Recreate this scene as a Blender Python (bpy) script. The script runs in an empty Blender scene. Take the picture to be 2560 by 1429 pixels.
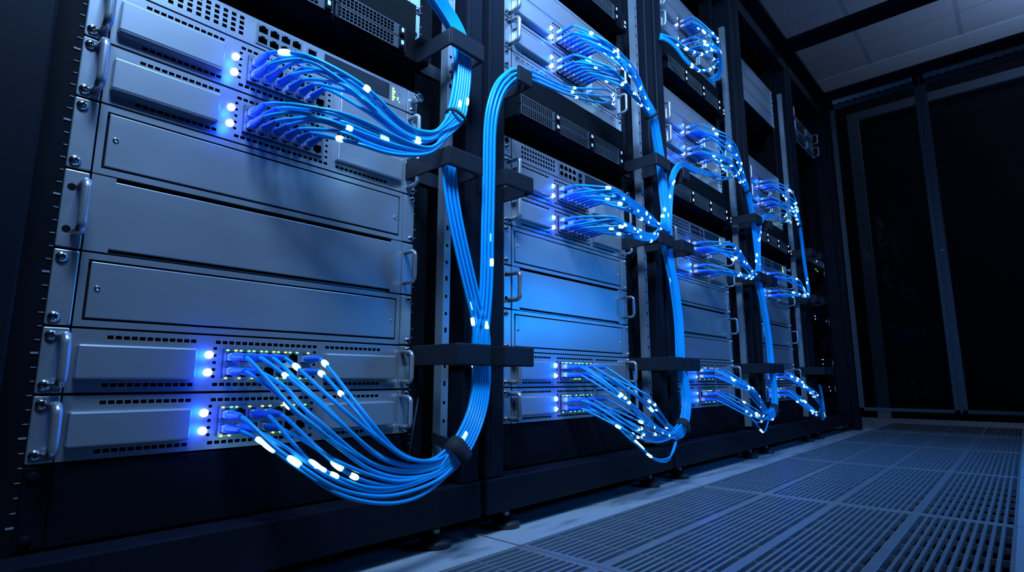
import bpy, bmesh, math, random
from mathutils import Vector, Matrix
random.seed(7)
C = bpy.context.scene.collection
PI = math.pi
GUIDES = {"L1":[[0,0,0,[[0.3181,-0.075,0.1998],[0.3401,-0.0969,0.1773],[0.3503,-0.1175,0.1664],[0.3689,-0.1363,0.1481],[0.3981,-0.14,0.1314],[0.4493,-0.1381,0.1157],[0.5018,-0.1288,0.11],[0.5474,-0.1212,0.1165],[0.591,-0.115,0.1359]]],[0,0,1,[[0.3101,-0.075,0.2152],[0.3265,-0.0969,0.1917],[0.3383,-0.1175,0.1793],[0.3524,-0.1363,0.164],[0.3897,-0.14,0.1416],[0.4489,-0.1381,0.1242],[0.511,-0.1288,0.122],[0.5683,-0.1212,0.1307],[0.599,-0.115,0.145]]],[0,1,0,[[0.3248,-0.075,0.2036],[0.3375,-0.1,0.1925],[0.3531,-0.1229,0.1755],[0.3736,-0.14,0.1582],[0.4135,-0.14,0.1398],[0.4621,-0.1314,0.1285],[0.5258,-0.1221,0.13],[0.5845,-0.115,0.1413]]],[0,2,1,[[0.3338,-0.075,0.2122],[0.3419,-0.1,0.1945],[0.3556,-0.1229,0.1767],[0.3811,-0.14,0.1587],[0.4216,-0.14,0.1406],[0.4697,-0.1314,0.1316],[0.5278,-0.1221,0.133],[0.5804,-0.115,0.1441]]],[0,3,1,[[0.3454,-0.075,0.2169],[0.3634,-0.1,0.2024],[0.3742,-0.1229,0.1843],[0.3879,-0.14,0.1735],[0.4292,-0.14,0.1544],[0.4798,-0.1314,0.1385],[0.5256,-0.1221,0.136],[0.5734,-0.115,0.1408]]],[0,3,0,[[0.3614,-0.075,0.2009],[0.3768,-0.1042,0.1879],[0.3862,-0.13,0.1718],[0.4046,-0.14,0.1558],[0.4504,-0.135,0.1387],[0.5051,-0.1233,0.1301],[0.5596,-0.115,0.1367]]],[1,0,0,[[0.3083,-0.075,0.2781],[0.3261,-0.0944,0.2561],[0.3323,-0.1133,0.2391],[0.3462,-0.13,0.2245],[0.3638,-0.14,0.207],[0.3875,-0.14,0.1903],[0.4322,-0.135,0.1604],[0.4831,-0.1267,0.1428],[0.5348,-0.1206,0.1375],[0.5788,-0.115,0.1443]]],[1,0,1,[[0.3044,-0.075,0.2903],[0.3134,-0.0925,0.2713],[0.326,-0.11,0.2512],[0.3369,-0.125,0.2342],[0.3466,-0.14,0.2236],[0.3715,-0.14,0.2036],[0.4037,-0.14,0.1835],[0.4453,-0.1325,0.1633],[0.4834,-0.125,0.1505],[0.5292,-0.12,0.1436],[0.5709,-0.115,0.1469]]],[1,1,0,[[0.3264,-0.075,0.2797],[0.3346,-0.0969,0.2643],[0.346,-0.1175,0.2402],[0.3573,-0.1363,0.2256],[0.387,-0.14,0.2],[0.4216,-0.1381,0.1748],[0.464,-0.1288,0.1573],[0.5209,-0.1212,0.1474],[0.5677,-0.115,0.149]]],[1,1,1,[[0.3111,-0.075,0.2934],[0.3304,-0.0969,0.2796],[0.3505,-0.1175,0.259],[0.3718,-0.1363,0.2331],[0.4023,-0.14,0.2082],[0.4383,-0.1381,0.1787],[0.4815,-0.1288,0.1606],[0.5279,-0.1212,0.1511],[0.5676,-0.115,0.1518]]],[1,2,1,[[0.3372,-0.075,0.2883],[0.3516,-0.1,0.2687],[0.3712,-0.1229,0.2434],[0.394,-0.14,0.2146],[0.4281,-0.14,0.1873],[0.4609,-0.1314,0.1703],[0.5128,-0.1221,0.1539],[0.5644,-0.115,0.1545]]],[1,3,1,[[0.352,-0.075,0.2911],[0.3585,-0.1,0.2782],[0.3783,-0.1229,0.2531],[0.4013,-0.14,0.2275],[0.436,-0.14,0.2018],[0.4789,-0.1314,0.1775],[0.5255,-0.1221,0.1592],[0.5667,-0.115,0.156]]],[1,6,0,[[0.4005,-0.075,0.2817],[0.4076,-0.1,0.2578],[0.4201,-0.1229,0.232],[0.4358,-0.14,0.2044],[0.4632,-0.14,0.1837],[0.4983,-0.1314,0.166],[0.5417,-0.1221,0.1581],[0.5745,-0.115,0.1575]]],[1,6,1,[[0.4036,-0.075,0.2893],[0.4132,-0.1042,0.2636],[0.4239,-0.13,0.2332],[0.4445,-0.14,0.2053],[0.4762,-0.135,0.1791],[0.5223,-0.1233,0.1607],[0.5612,-0.115,0.1588]]]],"T1":[[0.6051,-0.115,0.164],[0.6273,-0.1108,0.1831],[0.6547,-0.102,0.2124],[0.6717,-0.0965,0.2475],[0.6764,-0.095,0.2875],[0.6751,-0.095,0.3179],[0.6746,-0.095,0.3521]],"T1A":[[0.6646,-0.095,0.3823],[0.6507,-0.094,0.4225],[0.6261,-0.093,0.4956],[0.6072,-0.092,0.5621],[0.5978,-0.091,0.6167],[0.5959,-0.09,0.6524]],"T1B":[[0.683,-0.095,0.3874],[0.6883,-0.095,0.4482],[0.6902,-0.095,0.5509],[0.6924,-0.095,0.6498],[0.6928,-0.0959,0.7276],[0.6981,-0.0986,0.778],[0.7197,-0.0986,0.8298],[0.7618,-0.0959,0.874],[0.8017,-0.0932,0.8897],[0.8463,-0.0905,0.8981],[0.9398,-0.0945,0.9081],[1.0185,-0.1,0.9219]],"E1B":[[[1.0858,-0.085,0.9793],[1.1529,-0.0683,1.0064],[1.2157,-0.044,1.027],[1.2547,-0.012,1.0326]],[[1.0849,-0.085,0.9599],[1.1558,-0.0683,0.9909],[1.2168,-0.044,1.0101],[1.2499,-0.012,1.0189]],[[1.0752,-0.085,0.9393],[1.1474,-0.0683,0.9733],[1.2152,-0.044,1.0187],[1.2602,-0.012,1.0588]]],"U1hi":[[[0.3142,-0.075,0.7292],[0.3334,-0.0938,0.7175],[0.3624,-0.11,0.707],[0.396,-0.1225,0.6946],[0.4328,-0.125,0.6788],[0.4642,-0.1241,0.6592],[0.4991,-0.1197,0.658],[0.5409,-0.1142,0.6688],[0.5747,-0.108,0.6931]],[[0.3138,-0.075,0.7187],[0.3352,-0.0917,0.7059],[0.3612,-0.1072,0.6918],[0.3818,-0.1183,0.6732],[0.4056,-0.125,0.6565],[0.4344,-0.125,0.645],[0.4662,-0.1227,0.6373],[0.5006,-0.1188,0.6377],[0.5379,-0.1136,0.6496],[0.5706,-0.108,0.6803]]],"U1hiR":[[[0.3701,-0.075,0.7335],[0.3925,-0.0964,0.7227],[0.42,-0.1136,0.705],[0.446,-0.125,0.6827],[0.4795,-0.125,0.6664],[0.5128,-0.121,0.6631],[0.5501,-0.1151,0.6738],[0.579,-0.108,0.6982]],[[0.3822,-0.075,0.7146],[0.3962,-0.0964,0.7028],[0.4195,-0.1136,0.6871],[0.4438,-0.125,0.6672],[0.477,-0.125,0.6538],[0.5109,-0.121,0.6504],[0.5479,-0.1151,0.6627],[0.5774,-0.108,0.6926]]],"U1lo":[[[0.3034,-0.075,0.6446],[0.3156,-0.0917,0.6389],[0.3395,-0.1072,0.6369],[0.3665,-0.1183,0.6374],[0.3887,-0.125,0.6351],[0.4254,-0.125,0.6331],[0.4664,-0.1227,0.6304],[0.5008,-0.1188,0.6319],[0.5382,-0.1136,0.6401],[0.5726,-0.108,0.6711]],[[0.3165,-0.075,0.6305],[0.3342,-0.0917,0.6239],[0.3491,-0.1072,0.6137],[0.3684,-0.1183,0.6042],[0.3908,-0.125,0.5961],[0.4179,-0.125,0.5953],[0.4577,-0.1227,0.5999],[0.5015,-0.1188,0.6132],[0.5385,-0.1136,0.6321],[0.5728,-0.108,0.6641]]],"T2":[[0.5993,-0.105,0.7203],[0.6123,-0.1,0.7583],[0.6227,-0.095,0.8025],[0.6252,-0.0925,0.8436],[0.623,-0.09,0.8752],[0.611,-0.0875,0.9006],[0.5897,-0.085,0.9225],[0.5594,-0.0875,0.9393],[0.5213,-0.09,0.9623]],"L2hi":[[[1.0377,-0.075,0.3078],[1.0484,-0.1042,0.3014],[1.08,-0.1267,0.2894],[1.1362,-0.135,0.2632],[1.1968,-0.1317,0.2325],[1.264,-0.1233,0.193],[1.3208,-0.115,0.1581]],[[1.0183,-0.075,0.2816],[1.036,-0.1,0.2713],[1.036,-0.1207,0.257],[1.0624,-0.135,0.2282],[1.1125,-0.135,0.2018],[1.1776,-0.1293,0.1747],[1.2481,-0.1221,0.149],[1.3125,-0.115,0.1394]]],"L2lo":[[[1.0347,-0.075,0.236],[1.0358,-0.11,0.2317],[1.0617,-0.135,0.2165],[1.1307,-0.135,0.1897],[1.2034,-0.125,0.1649],[1.3001,-0.115,0.1422]],[[1.0126,-0.075,0.2129],[1.0112,-0.1042,0.2033],[1.0229,-0.1267,0.1873],[1.0632,-0.135,0.1632],[1.1346,-0.1317,0.1401],[1.2223,-0.1233,0.1264],[1.3031,-0.115,0.1305]]],"L2drop":[[[1.055,-0.075,0.2036],[1.0698,-0.0969,0.1876],[1.1053,-0.1163,0.1524],[1.1316,-0.1319,0.1284],[1.1742,-0.135,0.1041],[1.2187,-0.1338,0.0926],[1.2786,-0.1275,0.0915],[1.3178,-0.1212,0.107],[1.3457,-0.115,0.1273]],[[1.0649,-0.075,0.2127],[1.0862,-0.0969,0.1911],[1.1189,-0.1163,0.1531],[1.142,-0.1319,0.1267],[1.1829,-0.135,0.0989],[1.2222,-0.1338,0.0878],[1.2739,-0.1275,0.0855],[1.3091,-0.1212,0.1049],[1.3412,-0.115,0.1257]]],"T3":[[1.3414,-0.12,0.1416],[1.3789,-0.1156,0.1546],[1.4097,-0.1111,0.181],[1.431,-0.1067,0.2213],[1.4303,-0.1022,0.279],[1.423,-0.0989,0.3213],[1.4282,-0.0967,0.3699],[1.4317,-0.095,0.4355],[1.4171,-0.095,0.5225],[1.3916,-0.095,0.5969]],"T3A":[[1.3838,-0.09,0.6299],[1.3793,-0.09,0.6561]],"T3B":[[1.3932,-0.095,0.6364],[1.3984,-0.095,0.6885],[1.4067,-0.095,0.7479],[1.4285,-0.0925,0.8186],[1.4616,-0.09,0.873],[1.5094,-0.0875,0.9086],[1.5559,-0.085,0.9167],[1.5982,-0.0925,0.9141],[1.6962,-0.1,0.9267]],"E3B":[[[1.7716,-0.09,0.9505],[1.8358,-0.09,0.9729],[1.9364,-0.06,1.0198],[2.0344,-0.012,1.0686]],[[1.7878,-0.09,0.948],[1.8964,-0.09,0.9754],[2.017,-0.06,1.0274],[2.1027,-0.012,1.0786]],[[1.7522,-0.09,0.9298],[1.8392,-0.09,0.9509],[2.0072,-0.06,1.0153],[2.1313,-0.012,1.0801]]],"U2hi":[[[0.9872,-0.075,1.0983],[0.9933,-0.0938,1.0948],[1.009,-0.11,1.0869],[1.037,-0.1225,1.0775],[1.082,-0.125,1.0751],[1.1351,-0.1241,1.0745],[1.1971,-0.1197,1.07],[1.2459,-0.1142,1.0421],[1.2866,-0.108,1.0065]],[[1.0436,-0.075,1.0613],[1.0394,-0.0964,1.0587],[1.062,-0.1136,1.062],[1.081,-0.125,1.0555],[1.1281,-0.125,1.046],[1.1899,-0.121,1.0273],[1.2394,-0.1151,1.005],[1.2808,-0.108,0.9893]]],"U2lo":[[[0.9612,-0.075,1.0118],[0.9621,-0.0938,1.0103],[0.9833,-0.11,1.0113],[1.0103,-0.1225,1.0084],[1.0539,-0.125,1.0097],[1.105,-0.1241,1.0073],[1.1644,-0.1197,0.9986],[1.2254,-0.1142,0.9919],[1.2741,-0.108,0.9867]],[[1.0462,-0.075,0.9981],[1.0489,-0.0964,1.0023],[1.0716,-0.1136,1.0086],[1.0781,-0.125,1.0027],[1.1252,-0.125,0.9986],[1.1813,-0.121,0.9908],[1.2316,-0.1151,0.985],[1.2737,-0.108,0.9808]]],"T4":[[1.3057,-0.105,0.9845],[1.3361,-0.0979,0.9486],[1.3613,-0.0929,0.8938],[1.375,-0.09,0.8576],[1.379,-0.09,0.8002],[1.3797,-0.0929,0.742],[1.3712,-0.0979,0.7072],[1.3429,-0.105,0.6752]],"D2hi":[[[0.9909,-0.075,0.7145],[1.0027,-0.105,0.7121],[1.0369,-0.125,0.7089],[1.1268,-0.125,0.7059],[1.2187,-0.118,0.6981],[1.3006,-0.108,0.6855]],[[1.0505,-0.075,0.6904],[1.0384,-0.105,0.6864],[1.0521,-0.125,0.6834],[1.1248,-0.125,0.6748],[1.1967,-0.118,0.6694],[1.2879,-0.108,0.6634]]],"D2lo":[[[0.9886,-0.075,0.6406],[0.9997,-0.105,0.6398],[1.0684,-0.125,0.6417],[1.1608,-0.125,0.6342],[1.2358,-0.118,0.6353],[1.3089,-0.108,0.6569]],[[1.0345,-0.075,0.6158],[1.0384,-0.105,0.6166],[1.0907,-0.125,0.6132],[1.1739,-0.125,0.607],[1.2551,-0.118,0.6203],[1.319,-0.108,0.648]]],"L3hi":[[[1.6822,-0.075,0.3108],[1.6867,-0.11,0.3092],[1.7324,-0.135,0.2951],[1.8213,-0.135,0.2685],[1.9358,-0.125,0.2253],[2.015,-0.115,0.1822]],[[1.7088,-0.075,0.2881],[1.7031,-0.1163,0.2807],[1.7604,-0.135,0.2518],[1.8798,-0.1275,0.205],[1.9913,-0.115,0.1646]]],"L3lo":[[[1.716,-0.075,0.2348],[1.695,-0.1163,0.2322],[1.7536,-0.135,0.2147],[1.875,-0.1275,0.1813],[1.9891,-0.115,0.1542]],[[1.7285,-0.075,0.2164],[1.7272,-0.1163,0.2007],[1.7847,-0.135,0.1682],[1.8848,-0.1275,0.1409],[1.9862,-0.115,0.1413]]],"L3drop":[[[1.7435,-0.075,0.2136],[1.758,-0.1042,0.1958],[1.8071,-0.1267,0.1632],[1.8611,-0.135,0.1327],[1.9205,-0.1317,0.1064],[1.9837,-0.1233,0.121],[2.03,-0.115,0.1417]]],"T5":[[2.0291,-0.12,0.1526],[2.0923,-0.1144,0.1699],[2.1352,-0.1087,0.2029],[2.1487,-0.1037,0.2662],[2.1511,-0.1,0.3192],[2.1598,-0.0963,0.3819],[2.1541,-0.095,0.4551],[2.1301,-0.095,0.5419],[2.105,-0.095,0.6031]],"T5A":[[2.0999,-0.09,0.6283],[2.0961,-0.09,0.6502]],"T5B":[[2.1035,-0.095,0.6356],[2.1122,-0.095,0.697],[2.121,-0.095,0.7593],[2.1434,-0.0936,0.8256],[2.1828,-0.0914,0.8784],[2.2269,-0.0907,0.9058],[2.2741,-0.0929,0.9175],[2.3534,-0.095,0.933]],"E5B":[[[2.4568,-0.085,0.9719],[2.5859,-0.0683,1.0045],[2.6966,-0.044,1.0249],[2.7597,-0.012,1.0356]],[[2.4509,-0.085,0.9478],[2.5969,-0.0683,0.9811],[2.7143,-0.044,1.0019],[2.7782,-0.012,1.014]],[[2.4476,-0.085,0.9348],[2.6225,-0.0683,0.97],[2.7569,-0.044,1.0033],[2.8346,-0.012,1.042]]],"U3hi":[[[1.6518,-0.075,1.0811],[1.6546,-0.0964,1.078],[1.6759,-0.1136,1.0745],[1.726,-0.125,1.0828],[1.8078,-0.125,1.0897],[1.8877,-0.121,1.0779],[1.9438,-0.1151,1.0315],[1.994,-0.108,0.9873]],[[1.7381,-0.075,1.0573],[1.7234,-0.1,1.0505],[1.7209,-0.1183,1.0276],[1.7682,-0.125,1.0143],[1.8444,-0.1227,0.9999],[1.9263,-0.1163,0.9741],[1.9862,-0.108,0.9671]]],"U3lo":[[[1.652,-0.075,1.0112],[1.6368,-0.1,1.0044],[1.6545,-0.1183,1.002],[1.714,-0.125,1.0042],[1.783,-0.1227,1.0069],[1.8781,-0.1163,0.9941],[1.9597,-0.108,0.9705]],[[1.7429,-0.075,0.9995],[1.7356,-0.105,0.9959],[1.7375,-0.125,0.9882],[1.8113,-0.125,0.9852],[1.8877,-0.118,0.9703],[1.9681,-0.108,0.9533]]],"T6":[[2.0227,-0.1,0.9588],[2.0592,-0.0957,0.9183],[2.0851,-0.0914,0.8836],[2.1,-0.09,0.833],[2.1072,-0.09,0.7653],[2.1089,-0.0914,0.7121],[2.093,-0.0957,0.6759],[2.0537,-0.1,0.646]],"D3hi":[[[1.6338,-0.075,0.7071],[1.6383,-0.105,0.7078],[1.6813,-0.125,0.7087],[1.7619,-0.125,0.7109],[1.8648,-0.118,0.7007],[1.9683,-0.108,0.6701]],[[1.7074,-0.075,0.7],[1.684,-0.11,0.6887],[1.7238,-0.125,0.6779],[1.8186,-0.1197,0.6656],[1.9337,-0.108,0.6479]]],"D3lo":[[[1.6386,-0.075,0.633],[1.6446,-0.11,0.6264],[1.6984,-0.125,0.6187],[1.8107,-0.1197,0.6204],[1.9682,-0.108,0.6303]],[[1.6657,-0.075,0.6168],[1.6418,-0.11,0.6073],[1.6804,-0.125,0.6035],[1.7909,-0.1197,0.6044],[1.9511,-0.108,0.6209]]],"L4hi":[[[2.4369,-0.075,0.313],[2.3955,-0.1267,0.2949],[2.5375,-0.1317,0.2571],[2.7021,-0.115,0.2018]],[[2.3804,-0.075,0.292],[2.3494,-0.1267,0.2793],[2.48,-0.1317,0.2385],[2.6574,-0.115,0.1811]]],"L4lo":[[[2.344,-0.075,0.2272],[2.324,-0.1267,0.2253],[2.4544,-0.1317,0.1921],[2.6499,-0.115,0.14]],[[2.3249,-0.075,0.2093],[2.2934,-0.1267,0.2051],[2.4207,-0.1317,0.1715],[2.6263,-0.115,0.1247]]],"T7":[[2.8463,-0.08,0.1447],[2.8849,-0.0725,0.1073],[2.9711,-0.06,0.1247],[3.0239,-0.045,0.1782],[3.065,-0.03,0.244]],"U4hi":[[[2.2735,-0.075,1.0737],[2.2656,-0.105,1.0674],[2.3634,-0.125,1.0841],[2.4704,-0.125,1.0885],[2.5756,-0.118,1.074],[2.6447,-0.108,1.0245]],[[2.3089,-0.075,1.0628],[2.322,-0.105,1.0607],[2.3433,-0.125,1.0445],[2.4171,-0.125,1.029],[2.5304,-0.118,1.014],[2.6271,-0.108,0.9835]]],"U4lo":[[[2.3075,-0.075,1.013],[2.3077,-0.11,1.0051],[2.3857,-0.125,1.0092],[2.5117,-0.1197,1.0092],[2.6145,-0.108,0.9807]],[[2.353,-0.075,1.0002],[2.3288,-0.11,0.99],[2.3908,-0.125,0.9881],[2.505,-0.1197,0.9845],[2.6169,-0.108,0.9684]]],"T8":[[2.6745,-0.1,0.9637],[2.7041,-0.095,0.9183],[2.729,-0.09,0.8769],[2.7349,-0.09,0.8125],[2.7511,-0.09,0.7405],[2.7453,-0.095,0.6802],[2.703,-0.1,0.6456]],"D4hi":[[[2.302,-0.075,0.7129],[2.2852,-0.11,0.7088],[2.3584,-0.125,0.7047],[2.4923,-0.1197,0.6977],[2.632,-0.108,0.6722]],[[2.3472,-0.075,0.6998],[2.3311,-0.11,0.6963],[2.3789,-0.125,0.6848],[2.4844,-0.1197,0.6696],[2.612,-0.108,0.6452]]],"D4lo":[[[2.2953,-0.075,0.6218],[2.2848,-0.1183,0.6222],[2.4245,-0.1227,0.6286],[2.6088,-0.108,0.6343]],[[2.325,-0.075,0.606],[2.2954,-0.1183,0.6061],[2.4189,-0.1227,0.6083],[2.6055,-0.108,0.6235]]],"U5hi":[[[1.627,-0.075,1.4452],[1.589,-0.105,1.4158],[1.6106,-0.125,1.419],[1.6882,-0.125,1.4431],[1.7592,-0.118,1.4569],[1.8166,-0.108,1.4499]],[[1.6532,-0.075,1.4131],[1.6239,-0.1183,1.3833],[1.7021,-0.1227,1.4114],[1.7922,-0.108,1.4259]]],"U5lo":[[[1.6312,-0.075,1.379],[1.5999,-0.11,1.354],[1.6272,-0.125,1.3606],[1.72,-0.1197,1.398],[1.7972,-0.108,1.413]],[[1.687,-0.075,1.3633],[1.6475,-0.1183,1.3307],[1.7031,-0.1227,1.3506],[1.7928,-0.108,1.3836]]],"T9":[[1.9249,-0.07,1.4799],[1.9497,-0.062,1.4655],[1.9741,-0.054,1.4469],[1.9895,-0.042,1.4287],[1.9803,-0.026,1.4111],[1.9724,-0.01,1.4024]],"M5":[[[1.4939,-0.05,1.3439],[1.5085,-0.0614,1.3405],[1.5571,-0.0729,1.3453],[1.5941,-0.0843,1.33],[1.6606,-0.09,1.3432],[1.7398,-0.09,1.3697],[1.8427,-0.0814,1.4053],[1.915,-0.07,1.4398]],[[1.4931,-0.05,1.3353],[1.5186,-0.0614,1.3344],[1.5545,-0.0729,1.3218],[1.5981,-0.0843,1.2897],[1.6596,-0.09,1.2866],[1.7178,-0.09,1.3021],[1.8262,-0.0814,1.3638],[1.902,-0.07,1.4259]],[[1.4925,-0.05,1.3295],[1.5234,-0.0614,1.3285],[1.5592,-0.0729,1.3128],[1.603,-0.0843,1.2821],[1.6653,-0.09,1.2834],[1.7241,-0.09,1.302],[1.8341,-0.0814,1.3704],[1.9116,-0.07,1.4415]]]}

# ------------------------------------------------------------------ materials
def mat(name, col, rough=.5, metal=0., emit=None, es=0., bump=None, spec=.5, coat=0.):
    m = bpy.data.materials.new(name); m.use_nodes = True
    nt = m.node_tree; b = nt.nodes['Principled BSDF']
    b.inputs['Base Color'].default_value = (*col, 1)
    b.inputs['Roughness'].default_value = rough
    b.inputs['Metallic'].default_value = metal
    b.inputs['Specular IOR Level'].default_value = spec
    b.inputs['Coat Weight'].default_value = coat
    if emit:
        b.inputs['Emission Color'].default_value = (*emit, 1)
        b.inputs['Emission Strength'].default_value = es
    if bump:
        sc, amt, rv, stretch = bump
        tc = nt.nodes.new('ShaderNodeTexCoord'); mp = nt.nodes.new('ShaderNodeMapping')
        mp.inputs['Scale'].default_value = stretch
        nz = nt.nodes.new('ShaderNodeTexNoise'); nz.inputs['Scale'].default_value = sc
        nz.inputs['Detail'].default_value = 4
        nt.links.new(tc.outputs['Object'], mp.inputs['Vector'])
        nt.links.new(mp.outputs['Vector'], nz.inputs['Vector'])
        mr = nt.nodes.new('ShaderNodeMapRange')
        mr.inputs['To Min'].default_value = rough - rv; mr.inputs['To Max'].default_value = rough + rv
        nt.links.new(nz.outputs['Fac'], mr.inputs['Value'])
        nt.links.new(mr.outputs['Result'], b.inputs['Roughness'])
        if amt:
            bp = nt.nodes.new('ShaderNodeBump'); bp.inputs['Strength'].default_value = amt
            bp.inputs['Distance'].default_value = .001
            nt.links.new(nz.outputs['Fac'], bp.inputs['Height'])
            nt.links.new(bp.outputs['Normal'], b.inputs['Normal'])
    return m

M = {}
M['steel'] = mat('satin grey steel', (.50, .52, .55), .33, .72, bump=(9, 0, .05, (1, 1, 3)))
M['steel_cover'] = mat('satin cover steel', (.54, .56, .59), .33, .72, bump=(7, 0, .05, (1, 1, 2)))
M['handle'] = mat('handle aluminium', (.55, .57, .60), .30, .7)
M['chrome'] = mat('screw steel', (.75, .78, .80), .16, 1.)
M['galv'] = mat('galvanised rail', (.36, .40, .43), .38, .6, bump=(60, .1, .1, (1, 1, .4)))
M['black'] = mat('black powder coat', (.006, .007, .010), .55, bump=(300, .05, .05, (1, 1, 1)), spec=.04)
M['frame'] = mat('rack powder coat', (.008, .010, .016), .45, bump=(260, .05, .05, (1, 1, 1)), spec=.10)
M['ring'] = mat('black plastic', (.016, .018, .024), .48, spec=.22)
M['void'] = mat('dark recess', (.006, .0065, .008), .85, spec=.1)
M['mesh'] = mat('drive bay lattice', (.085, .09, .10), .45, .3)
M['cavity'] = mat('port cavity', (.02, .022, .026), .4, .3)
M['portrim'] = mat('port shield', (.60, .62, .66), .28, .9)
M['velcro'] = mat('black strap', (.018, .018, .022), .8)
M['cable'] = mat('blue cable jacket with added glow', (.004, .43, .90), .34, spec=.4, coat=.08, emit=(.01, .30, 1.), es=.025)  # faint emission added to keep the cords bright
M['boot'] = mat('blue strain relief', (.012, .20, .72), .42, bump=(5, 0, .02, (1, 1, 1)))
M['plug'] = mat('clear plug', (.42, .52, .88), .22, coat=.3)
M['bead'] = mat('glowing cable point', (.6, .9, 1), .3, emit=(.36, .86, 1.), es=2.6)
M['led'] = mat('blue white status light', (.8, .9, 1), .3, emit=(.62, .74, 1.), es=9.)
M['bayled'] = mat('blue bay light', (.3, .5, 1), .3, emit=(.16, .34, 1.), es=1.7)
M['whiteled'] = mat('white bay light', (.8, .9, 1), .3, emit=(.70, .84, 1.), es=2.)
M['green'] = mat('green indicator', (.2, .9, .2), .4, emit=(.25, 1., .20), es=2.2)
M['yellow'] = mat('yellow green indicator', (.8, .9, .1), .4, emit=(.75, 1., .06), es=2.2)
M['red'] = mat('pink red indicator', (.9, .2, .3), .4, emit=(1., .25, .35), es=1.2)
M['mark'] = mat('printed unit mark', (.26, .28, .31), .6)
M['display'] = mat('dark display', (.03, .035, .045), .15)
M['grate'] = mat('grate aluminium', (.36, .38, .41), .38, .45, bump=(40, .05, .08, (1, 1, 1)))
M['brush'] = mat('brush strip fibres', (.78, .74, .70), .7, bump=(200, .6, .1, (1, 1, 1)))
M['rubber'] = mat('black foot pad', (.022, .024, .026), .5)
M['powercord'] = mat('dark cord', (.02, .03, .05), .5)

def glass(name, tint, fac):
    m = bpy.data.materials.new(name); m.use_nodes = True; nt = m.node_tree
    nt.nodes.remove(nt.nodes['Principled BSDF'])
    o = nt.nodes['Material Output']; mx = nt.nodes.new('ShaderNodeMixShader')
    t = nt.nodes.new('ShaderNodeBsdfTransparent'); t.inputs[0].default_value = (*tint, 1)
    g = nt.nodes.new('ShaderNodeBsdfGlossy'); g.inputs['Roughness'].default_value = .04
    lw = nt.nodes.new('ShaderNodeLayerWeight'); lw.inputs['Blend'].default_value = .5
    pw_ = nt.nodes.new('ShaderNodeMath'); pw_.operation = 'POWER'; pw_.inputs[1].default_value = 4
    ml = nt.nodes.new('ShaderNodeMath'); ml.operation = 'MULTIPLY_ADD'; ml.inputs[1].default_value = fac*4; ml.inputs[2].default_value = fac*.25
    nt.links.new(lw.outputs['Facing'], pw_.inputs[0]); nt.links.new(pw_.outputs[0], ml.inputs[0]); nt.links.new(ml.outputs[0], mx.inputs[0])
    nt.links.new(t.outputs[0], mx.inputs[1]); nt.links.new(g.outputs[0], mx.inputs[2])
    nt.links.new(mx.outputs[0], o.inputs[0])
    return m
M['roofglass'] = glass('clear roof pane', (.92, .94, .96), .12)
M['doorglass'] = glass('smoked door pane', (.42, .45, .48), .008)

def floor_material():
    m = bpy.data.materials.new('pale floor tiles'); m.use_nodes = True; nt = m.node_tree
    N = nt.nodes.new; L = nt.links.new; b = nt.nodes['Principled BSDF']
    tc = N('ShaderNodeTexCoord'); sep = N('ShaderNodeSeparateXYZ'); L(tc.outputs['Object'], sep.inputs[0])
    def seam(axis, off, pitch):
        a = N('ShaderNodeMath'); a.operation = 'SUBTRACT'; a.inputs[1].default_value = off; L(sep.outputs[axis], a.inputs[0])
        p = N('ShaderNodeMath'); p.operation = 'PINGPONG'; p.inputs[1].default_value = pitch / 2; L(a.outputs[0], p.inputs[0])
        c = N('ShaderNodeMath'); c.operation = 'LESS_THAN'; c.inputs[1].default_value = .0018; L(p.outputs[0], c.inputs[0])
        return c
    s1 = seam('X', .747 - 7.29, .729); s2 = seam('Y', -.119 + .63 * 4, .63)
    mx = N('ShaderNodeMath'); mx.operation = 'MAXIMUM'; L(s1.outputs[0], mx.inputs[0]); L(s2.outputs[0], mx.inputs[1])
    mp = N('ShaderNodeMapping'); mp.inputs['Scale'].default_value = (3, 11, 1); mp.inputs['Rotation'].default_value = (0, 0, .35)
    L(tc.outputs['Object'], mp.inputs[0])
    nz = N('ShaderNodeTexNoise'); nz.inputs['Scale'].default_value = 2.2; nz.inputs['Detail'].default_value = 7; nz.inputs['Roughness'].default_value = .62
    L(mp.outputs[0], nz.inputs['Vector'])
    cr = N('ShaderNodeValToRGB'); cr.color_ramp.elements[0].position = .30; cr.color_ramp.elements[0].color = (.17, .18, .19, 1)
    cr.color_ramp.elements[1].position = .48; cr.color_ramp.elements[1].color = (.46, .475, .49, 1)
    L(nz.outputs['Fac'], cr.inputs[0])
    mc = N('ShaderNodeMixRGB'); mc.inputs[2].default_value = (.03, .03, .035, 1)
    L(mx.outputs[0], mc.inputs[0]); L(cr.outputs[0], mc.inputs[1]); L(mc.outputs[0], b.inputs['Base Color'])
    b.inputs['Roughness'].default_value = .42
    return m
M['floor'] = floor_material()

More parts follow.
